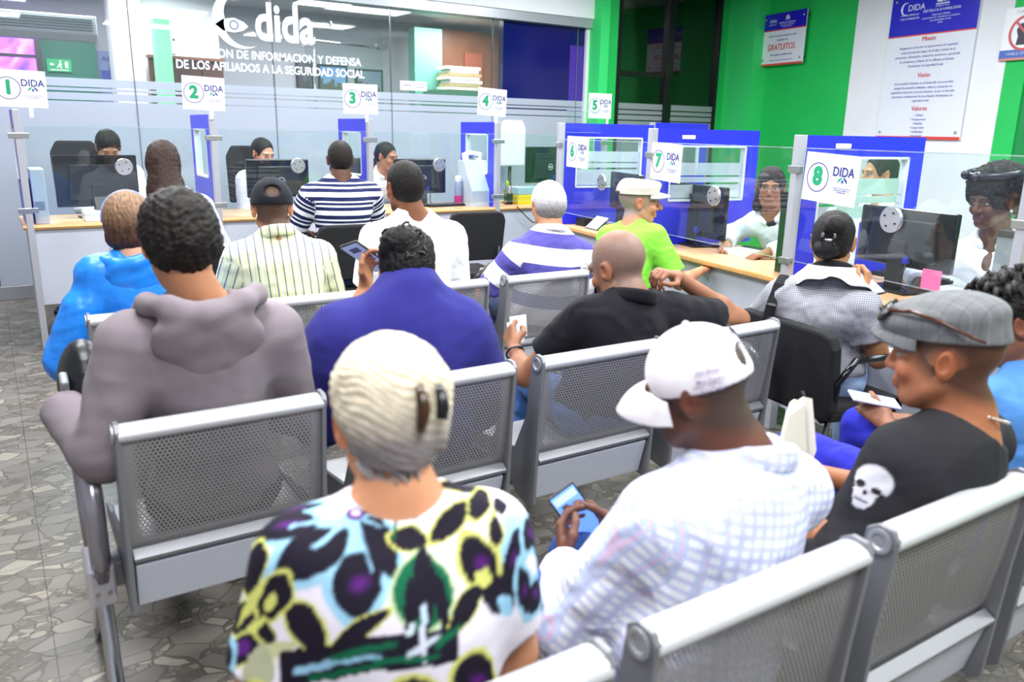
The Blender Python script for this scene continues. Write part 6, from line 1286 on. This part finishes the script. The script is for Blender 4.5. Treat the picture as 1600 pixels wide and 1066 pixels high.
# ---------------------------------------------------------------- 8 blue jacket
def brown_hair(x, v):
    st = .6 * np.sin((np.arctan2(x[:, 0], -x[:, 1])) * 31 + 5 * wob(v, 1, 16, 4)) + .5 * np.sin((np.arctan2(x[:, 0], -x[:, 1])) * 57 + 4 * wob(v, 1, 22, 9)); g = np.clip((x[:, 2] + .04) / .09, 0, 1)
    c = np.array(hx('#4a3022'))[None] * (1 - g[:, None]) + np.array(hx('#8a6c54'))[None] * g[:, None]; return c * (1 + .38 * st[:, None])
nk8 = V3(.455, 3.42, .975)
JK = mat('bright blue nylon', '#1f86ee', .38, bump=.55, bs=16)
i8 = person(label='person in a shiny bright blue jacket with a bob of brown hair', head=(.445, 3.48, 1.115), yaw=-10, hrot=(-12, 12, 0), neck=nk8, hip=(.45, 3.46, .53), sw=.165, build=.98, skin='light', h=.008, hh=.005, hair='#5a3f2e', hairdo='full', hth=.012, hnoise=(.002, 40), hpaint=brown_hair,
       hextra=(('ell', ((0, -.045, -.055), (.082, .06, .055)), dict(k=.02)), ('ell', ((0, .12, -.03), (.12, .08, .13)), dict(k=.01, op='s')), ('ell', ((0, .0, -.17), (.12, .14, .07)), dict(k=.01, op='s'))),
       top=dict(name='jacket', mat=JK, th=.018, sleeve=1.95, sr=.070, neck=.066, nup=.05, nt=.4, amp=.007, freq=13, h=.0085, hem=.48, extra=(('cap', ((.25, 3.44, .8), (.19, 3.46, .6), .06, .08), dict(k=.04)),)), pants=cloth('blue denim', '#2c4a86'))
hood(i8, JK, .98, h=.008, asym=.02, amp=.004)
T = lambda x, y, z: i8['c'] + i8['R'] @ V3(x, y, z)
tag(MB().tube([T(.092 * math.cos(a), -.01 + .0 * a + .02 * math.sin(a), .03 + .105 * math.sin(a)) for a in np.linspace(-.2, math.pi + .2, 20)], .0045, 8).build('headband', mat('periwinkle band', '#8fa2e6', .4), smooth=True), 'thin periwinkle headband on the brown bob', 'headband')
# ---------------------------------------------------------------- 9 yellow striped shirt
YEL = cloth('yellow striped cotton', '#e9edb4', [(0, .034, 0, .005, ('#4d5c9e', .9)), (0, .034, .012, .012, ('#f3f5dc', .8)), (0, .034, .022, .0015, ('#b9c070', .6))], bump=.25)
i9 = person(label='person in a yellow striped shirt with a black cap worn backwards', head=(1.025, 3.51, 1.155), yaw=-14, hrot=(-14, 12, 0), neck=(1.025, 3.45, 1.035), hip=(1.07, 3.45, .53), sw=.195, build=1.06, skin='tan', h=.008, hh=.005, hair='#241c18', fade=.85, hairdo=None, shL=(.845, 3.49, .945), shR=(1.235, 3.46, .935),
       elL=(.80, 3.58, .68), elR=(1.30, 3.55, .66), top=dict(mat=YEL, th=.016, sleeve=.85, sr=.07, flare=1.08, neck=.062, nup=.06, collar=dict(z=.035, r=.012)), pants=cloth('black trousers', '#15161c'))
r, T = cap_on(i9, 'baseball_cap', '', cloth('black cap cotton', '#1b1d26', bump=.1), opening=True, bz=.015, tilt=.08, th=.012, h=.005, bargs=dict(L=.07, z=.04, drop=.3))
r['label'] = 'black baseball cap with its back opening towards the camera, above yellow stripes'
# ---------------------------------------------------------------- 10 white T-shirt
i10 = person(label='person in a plain white T-shirt with short black hair and beard', head=(1.655, 3.51, 1.235), yaw=-14, hrot=(2, 8, 0), neck=(1.69, 3.47, 1.095), hip=(1.68, 3.46, .53), sw=.205, build=1.12, skin='mid', h=.008, hh=.005, hair='#16110f', hth=.005, hnoise=(.001, 80), beard=.9, nape=-.06, shL=(1.475, 3.50, .995), shR=(1.905, 3.46, .985),
       top=dict(name='t_shirt', mat=cloth('white cotton', '#f6f6fa'), th=.018, sleeve=.85, sr=.074, neck=.066, nup=.025, amp=.004), pants=cloth('navy denim', '#27345c'))
# ---------------------------------------------------------------- 11 grey hair, white and purple stripes
PUR = cloth('white and violet stripes', '#f4f3fb', [(2, .16, .075, .070, '#5a54a8')], bump=.3)
i11 = person(label='person with white cropped hair in a violet and white striped T-shirt', head=(2.475, 3.49, 1.125), yaw=-18, hrot=(-8, 10, 0), neck=(2.465, 3.43, .995), hip=(2.42, 3.46, .53), sw=.19, build=1.06, skin='#c48f6e', h=.008, hh=.005, hair='#b3b0b2', hth=.010, hnoise=(.0022, 70), nape=-.06, shL=(2.26, 3.49, .88), shR=(2.665, 3.40, .865),
       elL=(2.15, 3.60, .66), wrL=(2.26, 3.76, .72), top=dict(name='t_shirt', mat=PUR, th=.016, sleeve=.9, sr=.07, neck=.068, nup=.03, collar=dict(z=.02, r=.007, mat=cloth('white cotton', '#f6f6fa'))), pants=cloth('navy denim', '#27345c'),
       hpaint=lambda x, v: np.array(hx('#8b8583'))[None] + (np.array(hx('#e6e6ea')) - np.array(hx('#8b8583')))[None] * np.clip((x[:, 2] + .035) / .08, 0, 1)[:, None] * (1 + .12 * wob(v, 1, 90, 3)[:, None]))
necklace(i11, 'neck_chain', 'thin gold chain around the neck of the white haired man', mat('gold', '#e8c06a', .2, .9), r_=.068, z=.03, bead=.002, n=60)
# ---------------------------------------------------------------- 12 lime shirt, beige cap
i12 = person(label='person in a lime green T-shirt and beige cap, facing right', head=(3.125, 3.50, 1.125), yaw=-80, hrot=(-125, 4, 0), hs=1.08, neck=(3.07, 3.49, .975), hip=(2.98, 3.42, .53), sw=.185, skin='#c18a66', h=.008, hh=.004, hair='#8f8a86', fade=.8, hairdo=None, beard=.15, nose=1.08, lip='#9a5a4c',
       elR=(3.19, 3.20, .70), wrR=(3.40, 3.25, .74), top=dict(name='t_shirt', mat=cloth('lime green cotton', '#8ee84a', bump=.3), th=.015, sleeve=.8, sr=.066, neck=.07, nup=.03), pants=cloth('navy denim', '#27345c'))
BG = cloth('beige twill', '#e6ded4', bump=.15)
r, T = cap_on(i12, 'military_cap', '', BG, opening=True, bz=.040, tilt=.06, th=.016, h=.005, puff=((0, -.01, .085), (.10, .115, .045), (0, -6, 0)), bargs=dict(L=.062, z=.05, drop=.2, edge=.012, thick=.006), extra=(((0, .01, .135), (.2, .2, .02), dict(k=.02, op='s')),))
r['label'] = 'beige flat topped cap with dark back strap'
MB().tube([T(.092 * math.sin(a), -.014 - .112 * math.cos(a), .042) for a in np.linspace(-.5, .5, 9)], .009, 8).build('back_strap', mat('dark strap', '#33313f', .5), r, smooth=True)
# ---------------------------------------------------------------- 13 navy striped shirt at the counter
NV = cloth('navy and white stripes', '#1c2552', [(2, .115, .010, .030, '#f2f3fa'), (2, .115, .062, .012, '#f2f3fa'), (2, .115, .090, .010, '#f2f3fa')], bump=.2)
i13 = person(label='person in a navy and white striped shirt seated at the main counter', head=(1.95, 5.10, 1.30), yaw=-10, hrot=(-16, 8, 0), neck=(1.935, 5.05, 1.175), hip=(1.93, 5.05, .60), sw=.215, build=1.15, skin='dark', h=.009, hh=.005, hair='#1b1513', hth=.003, hnoise=(.0006, 90), nape=-.05, shL=(1.715, 5.10, 1.07), shR=(2.165, 5.06, 1.07),
       elL=(1.66, 5.22, .83), elR=(2.24, 5.20, .83), top=dict(name='polo_shirt', mat=NV, th=.018, sleeve=.95, sr=.074, neck=.07, nup=.03, hem=.62), pants=cloth('navy denim', '#27345c'))
# ---------------------------------------------------------------- 14 long hair
def long_hair(x, v): return np.array(hx('#30201a'))[None] * (1 + .35 * np.sin(x[:, 0] * 420 + 3 * wob(v, 1, 10, 4))[:, None]) * (1 + .5 * np.clip(-x[:, 2] * 2, 0, 1))[:, None]
PS = cloth('pale pinstripe', '#dfe2f2', [(2, .014, 0, .003, ('#8f9cd0', .7))], bump=.3)
i14 = person(label='person with long brown hair in a pale pinstriped shirt at the counter', head=(.86, 5.02, 1.285), yaw=-10, hrot=(-14, 8, 0), neck=(.86, 4.96, 1.145), hip=(.88, 5.05, .58), sw=.185, skin='tan', h=.009, hh=.005, hair='#2c1d18', hairdo='full', hth=.012, hnoise=(.002, 30), hpaint=long_hair, shL=(.685, 5.0, 1.04), shR=(1.055, 4.97, 1.03),
       elL=(.62, 5.12, .80), elR=(1.14, 5.1, .80), hextra=(('ell', ((.01, -.095, -.17), (.105, .055, .13)), dict(k=.04)), ('cap', ((0, -.05, -.02), (.02, -.115, -.22), .085, .072), dict(k=.04)), ('cap', ((0.01, -.12, -.20), (.06, -.17, -.34), .06, .02), dict(k=.04)), ('cap', ((.05, -.12, -.15), (.13, -.16, -.33), .04, .015), dict(k=.03)), ('ell', ((0, .13, -.03), (.14, .08, .14)), dict(k=.01, op='s'))),
       top=dict(mat=PS, th=.018, sleeve=1.9, sr=.07, neck=.07, nup=.03, amp=.006, hem=.6), pants=cloth('black trousers', '#15161c'))
# ---------------------------------------------------------------- 15 ruffled blouse
GB = cloth('grey gingham', '#6a6b72', [(0, .008, 0, .004, ('#a5a6ae', .8)), (2, .008, 0, .004, ('#a5a6ae', .8))], bump=.35)
BKP = cloth('black piping', '#15151a')
i15 = person(label='person in a grey ruffled blouse with black hair in a bun, chin on hand', head=(2.885, 2.04, 1.09), yaw=-58, hrot=(-62, 8, 0), neck=(2.865, 2.01, .955), hip=(2.84, 1.99, .55), sw=.17, skin='#b07c56', h=.007, hh=.0045, hair='#120e0f', hairdo='full', hth=.006, hnoise=(.0012, 50), hairh=.0045, shL=(2.70, 2.14, .86), shR=(2.855, 1.83, .845),
       elR=(2.93, 1.80, .645), wrR=(2.90, 1.87, .90), elL=(2.80, 2.33, .64), handR=dict(d=(.25, .2, .9), n=(-.2, .8, .1), curl=(40, 45, 25), thumb=.2, s=.92),
       hextra=(('ell', ((.015, -.10, .055), (.042, .035, .045)), dict(k=.012)), ('ell', ((-.01, -.10, -.04), (.048, .035, .036)), dict(k=.012)), ('ell', ((0, .12, -.03), (.12, .08, .13)), dict(k=.01, op='s')), ('ell', ((0, .0, -.165), (.12, .14, .08)), dict(k=.01, op='s')), ('ell', ((-.088, 0, -.01), (.025, .03, .04)), dict(k=.005, op='s')), ('ell', ((.088, 0, -.01), (.025, .03, .04)), dict(k=.005, op='s'))),
       top=dict(name='blouse', mat=GB, th=.014, sleeve=.55, sr=.076, flare=1.1, neck=.068, nup=.03, amp=.004, freq=16, hem=.56, collar=dict(z=.03, r=.010, mat=BKP)), pants=cloth('pale blue jeans', '#a9c3ea'))
def ruffle(i, r0, r1, z0, z1, m, edge, parent, wav=.010, n=90):
    rt2, f2, up, nk = i['TR'][:, 0], i['TR'][:, 1], i['up'], i['neck']; v = []; rows = 7
    for j in range(rows):
        t_ = j / (rows - 1)
        for k in range(n):
            a = 2 * math.pi * k / n; rr = r0 + (r1 - r0) * t_; wv = wav * t_ * math.sin(a * 9 + 1.3 * math.sin(a * 2)); ex = 1.35 if abs(math.sin(a)) else 1
            v.append(nk + rt2 * math.sin(a) * (rr * 1.30 + wv) + f2 * (math.cos(a) * (rr * .98 + wv) - .01) + up * (z0 + (z1 - z0) * t_ - .06 * abs(math.sin(a)) * t_ + wv * .6))
    q = [(j * n + k, j * n + (k + 1) % n, (j + 1) * n + (k + 1) % n, (j + 1) * n + k) for j in range(rows - 1) for k in range(n)]
    v = np.array(v); o = mesh_np('ruffle', v, np.array(q), m, parent, tc=v); s_ = o.modifiers.new('t', 'SOLIDIFY'); s_.thickness = .003
    e = MB(); L = [Vector(p) for p in v[(rows - 1) * n:]]; e.tube(L + [L[0]], .0042, 6, cap=False); e.build('ruffle_edge', edge, parent, smooth=True)
ruffle(i15, .074, .150, .040, .004, cloth('white ruffle cotton', '#e3e4ec', bump=.2), mat('black piping cord', '#17171c', .7), i15['root'])
TT = lambda x, y, z: i15['c'] + i15['R'] @ V3(x, y, z)
t = thing('hair_claw', 'black plastic claw clip in the bun of the woman in the ruffled blouse', 'hair clip', tuple(TT(0, -.13, .01)), world=True)
for e in (-1, 1): MB().tube([TT(.014 * e - .002, -.118, .035), TT(.022 * e, -.140, .02), TT(.024 * e, -.146, .0), TT(.02 * e, -.138, -.02)], [.004, .008, .008, .004], 8).build('jaw', GLOSSB, t, smooth=True)
MB().tube([TT(-.02, -.142, .0), TT(.02, -.142, .0)], .005, 8).build('spring', CHROME, t, smooth=True)
t = thing('shoulder_strap', 'black woven bag strap over the left shoulder of the ruffled blouse', 'strap', (2.7, 2.14, .8), world=True)
sl = i15['sh'][0]; mm = MB(); P_ = [sl + V3(.05, .03, .075), sl + V3(-.0, .0, .088), sl + V3(-.05, -.02, .06), sl + V3(-.085, -.02, -.02), sl + V3(-.09, .0, -.15), sl + V3(-.06, .03, -.32)]
for a, b in zip(P_[:-1], P_[1:]): pass
mm.tube(P_, .005, 8, sx=4.2); mm.build('webbing', cloth('black webbing', '#1b1b20'), t); MB().tube([P_[3] + V3(-.003, -.02, 0), P_[3] + V3(-.003, .02, 0)], .006, 8).build('buckle', CHROME, t)
tag(MB().box((2.80, 1.96, .585), (.22, .16, .03), Matrix.Rotation(-.9, 3, 'Z')).build('orange_folder', mat('orange card', '#f2823c', .5), bevel=.004), 'orange folder on the lap of the woman in the ruffled blouse', 'folder') if False else None
t_ = thing('orange_folder', 'orange and white folder on the jeans of the woman in the ruffled blouse', 'folder', (3.10, 1.98, .60), math.radians(-60)); MB().bb((-.13, -.10, 0), (.13, .10, .012)).build('cover', mat('orange card', '#f2823c', .5), t_, bevel=.003); MB().bb((-.11, -.09, .012), (.12, .08, .018)).build('sheets', WHITE, t_)
# ---------------------------------------------------------------- clerks
WS = cloth('white clerk shirt', '#f4f6fb', bump=.25)
i16 = person(label='person with short dark hair looking down behind the left monitor', head=(.80, 6.90, 1.325), yaw=176, hrot=(182, 34, 0), hip=(.80, 7.15, .58), skin='tan', h=.009, hh=.0045, hair='#15110f', hth=.010, hnoise=(.002, 50), top=dict(mat=WS, th=.016, sleeve=1.8, sr=.066, neck=.075, nup=.03, hem=.6), pants=cloth('black trousers', '#15161c'))
CH = dict(hairdo='full', hth=.005, hnoise=(.0006, 40), hextra=(('ell', ((0, -.10, -.01), (.035, .03, .035)), dict(k=.012)), ('ell', ((0, .125, -.018), (.12, .092, .118)), dict(k=.008, op='s')), ('ell', ((0, .0, -.165), (.12, .14, .08)), dict(k=.01, op='s'))))
i17 = person(label='person with centre parted black hair, clerk behind the second booth glass', head=(1.95, 6.86, 1.285), yaw=-172, hrot=(-158, 20, 0), hip=(1.95, 7.15, .58), sw=.17, skin='#d09a78', h=.009, hh=.0045, hair='#0f0c0d', lip='#b05a58', top=dict(mat=WS, th=.014, sleeve=1.8, sr=.06, neck=.075, nup=.03, hem=.6), pants=cloth('black trousers', '#15161c'), **CH)
i18 = person(label='person in a white shirt, clerk behind the third booth glass', head=(3.06, 6.86, 1.262), yaw=-168, hrot=(-148, 16, 0), hip=(3.06, 7.15, .58), sw=.17, skin='#b9805c', h=.009, hh=.0045, hair='#0f0c0d', lip='#a0544e', top=dict(mat=WS, th=.014, sleeve=1.8, sr=.06, neck=.075, nup=.03, hem=.6, collar=dict(z=.03, r=.01)), pants=cloth('black trousers', '#15161c'), **CH)
GH = dict(hairdo='full', hth=.008, hnoise=(.0012, 35), hextra=(('cap', ((-.055, -.01, .0), (-.070, .005, -.125), .036, .028), dict(k=.03)), ('cap', ((.055, -.01, .0), (.070, .005, -.125), .036, .028), dict(k=.03)), ('ell', ((0, -.05, -.06), (.08, .055, .09)), dict(k=.03)), ('ell', ((0, .115, -.05), (.058, .075, .115)), dict(k=.008, op='s'))))
i19 = person(label='person with glasses and shoulder length hair, clerk facing the camera', head=(4.03, 3.33, 1.20), yaw=112, hrot=(128, 4, 0), neck=(4.05, 3.31, 1.045), hip=(4.42, 3.25, .58), sw=.175, skin='#96654a', h=.008, hh=.0035, hair='#221a1c', lip='#a0605a',
       elL=(3.93, 3.06, .88), wrL=(3.80, 3.12, .84), elR=(4.02, 3.60, .88), wrR=(3.82, 3.45, .84), top=dict(mat=WS, th=.016, sleeve=1.85, sr=.064, neck=.078, nup=.01, nt=.9, hem=.6, cutx=((((3.962, 3.275, .975), (.024, .05, .075), frame(112)), dict(k=.01, op='s')),), collar=dict(z=.02, r=.012)), pants=cloth('black trousers', '#15161c'), **GH)
T = lambda x, y, z: i19['c'] + i19['R'] @ V3(x, y, z)
t = thing('eyeglasses', 'thin brown rimmed eyeglasses on the clerk facing the camera', 'glasses', tuple(T(0, .1, 0)), world=True)
GM = mat('brown rim', '#5a3026', .3)
for e in (-1, 1):
    MB().tube([T(.034 * e + .025 * math.cos(a), .101 - .006 * abs(math.cos(a)), .0 + .0165 * math.sin(a)) for a in np.linspace(0, 6.283, 20)], .0017, 6, cap=False).build('rim', GM, t, smooth=True); MB().tube([T(.058 * e, .095, .004), T(.082 * e, .05, .006), T(.085 * e, -.01, .0)], .0018, 6).build('temple', GM, t, smooth=True)
MB().tube([T(-.009, .104, .004), T(0, .108, .006), T(.009, .104, .004)], .0018, 6).build('bridge', GM, t, smooth=True)
tag(MB().prism([(-.03, .03), (.03, .03), (.012, -.06), (-.012, -.06)], i19['neck'] + i19['TR'][:, 1] * .062 - i19['up'] * .05, Vector(i19['TR'][:, 0]), Vector(i19['up']), Vector(i19['TR'][:, 1]), .02).build('undershirt', mat('black knit', '#18181d', .8), bevel=.003), 'black undershirt at the open collar of the clerk with glasses', 'shirt')
i20 = person(label='person with an afro and black bow headband, clerk at the far right', head=(3.93, 1.955, 1.235), yaw=92, hrot=(76, 12, 0), neck=(3.975, 1.94, 1.065), hip=(4.25, 1.95, .58), sw=.185, skin='#5c3a2c', h=.007, hh=.0035, hair='#131012', lip='#5e3440', jaw=1.0, hs=1.06, nose=.98,
       shL=(3.93, 1.76, .945), elL=(3.80, 1.68, .83), wrL=(3.66, 1.82, .83), shR=(3.98, 2.12, .95), elR=(3.84, 2.22, .86), wrR=(3.70, 2.12, .83), hairdo='cut', hline=(.06, .9, -.4), hth=.03, hnoise=(.008, 60), nape=-.05, hairh=.005, hextra=(('ell', ((0, -.03, .085), (.105, .11, .075)), dict(k=.03)), ('ell', ((0, .055, .085), (.075, .05, .035)), dict(k=.02))),
       top=dict(mat=WS, th=.016, h=.0065, sleeve=1.85, sr=.068, neck=.078, nup=.012, nt=1.0, hem=.6, amp=.005, cutx=((((3.872, 1.93, .99), (.032, .06, .11), frame(92)), dict(k=.01, op='s')),), collar=dict(z=.02, r=.012)), pants=cloth('black trousers', '#15161c'))
T = lambda x, y, z: i20['c'] + i20['R'] @ (V3(x, y, z) * 1.04)
t = thing('bow_headband', 'black satin bow headband around the afro', 'headband', tuple(T(0, .08, .1)), world=True); BK = mat('black satin', '#1c1d2c', .3)
MB().tube([T(.108 * math.cos(a), -.0 + .100 * math.sin(a), .122 + .005 * math.sin(a)) for a in np.linspace(-.3, math.pi + .3, 24)], [.015] * 24, 8).build('band', BK, t, smooth=True)
for e in (-1, 1): MB().ball(T(.03 * e + .02, .108, .130), (.034, .018, .020), 12, Matrix.Rotation(.3 * e, 3, 'Y')).build('bow_loop', BK, t, smooth=True)
for e, c_ in ((-1, 'left'), (1, 'right')): tag(MB().ball(T(.084 * e, -.004, -.045), .0075, 10).build('earring', mat('pearl', '#e6e0d8', .2), smooth=True), 'pearl stud in the %s ear of the clerk with the bow headband' % c_, 'earring')
necklace(i20, 'necklace', 'fine gold necklace on the clerk with the bow headband', mat('gold', '#e8c06a', .2, .9), r_=.072, z=.0, bead=.0022, n=70, tilt=.9)
i21 = person(label='person half hidden behind the divider left of sign eight, hair pulled back', head=(4.62, 3.0, 1.29), yaw=60, hrot=(60, 5, 0), hip=(4.75, 2.95, .6), sw=.17, skin='tan', h=.01, hh=.006, hair='#1a1213', top=dict(mat=WS, th=.014, sleeve=1.8, sr=.06, neck=.075, nup=.03, hem=.6), pants=cloth('black trousers', '#15161c'), **CH)
# folded cream paper by the skull shirt man
t = thing('paper_bag', 'folded cream paper bag with a serrated top between plaid and skull shirts', 'paper bag', (1.66, 1.10, .7), world=True)
c_ = Vector((1.60, 1.17, .78)); U_, V_, W_2 = Vector(VR), Vector(VU), Vector(VF)
poly = [(-.055, -.09)] + [(-.055 + .012 * k if k else -.02, .06 + .004 * k + (.006 if k % 2 else 0)) for k in range(0, 1)] + [(-.01 + .011 * k, .088 + .003 * k + (.005 if k % 2 else 0)) for k in range(5)] + [(.042, .098), (.052, -.03), (.040, -.06), (.036, -.13)]
MB().prism(poly, c_, U_, V_, W_2, .012).build('sleeve', mat('cream paper', '#f0ece0', .7), t)
MB().prism([(-.05, -.09), (-.02, .055), (.02, .085), (.03, -.12)], c_ - W_2 * .008, U_, V_, W_2, .004).build('front_flap', mat('cream flap', '#e6e1d0', .7), t)
# black gloves / bag strap in the hand of the striped T-shirt man
t = thing('black_umbrella', 'folded black umbrella held by the man in violet stripes', 'umbrella', (2.24, 3.78, .7), world=True)
MB().tube([(2.18, 3.80, .66), (2.24, 3.78, .73), (2.31, 3.80, .775)], [.012, .02, .012], 10).build('canopy', mat('black nylon', '#16181c', .35, bump=.3, bs=30), t, smooth=True); MB().tube([(2.16, 3.80, .64), (2.18, 3.80, .66)], .008, 8).build('handle', GLOSSB, t)
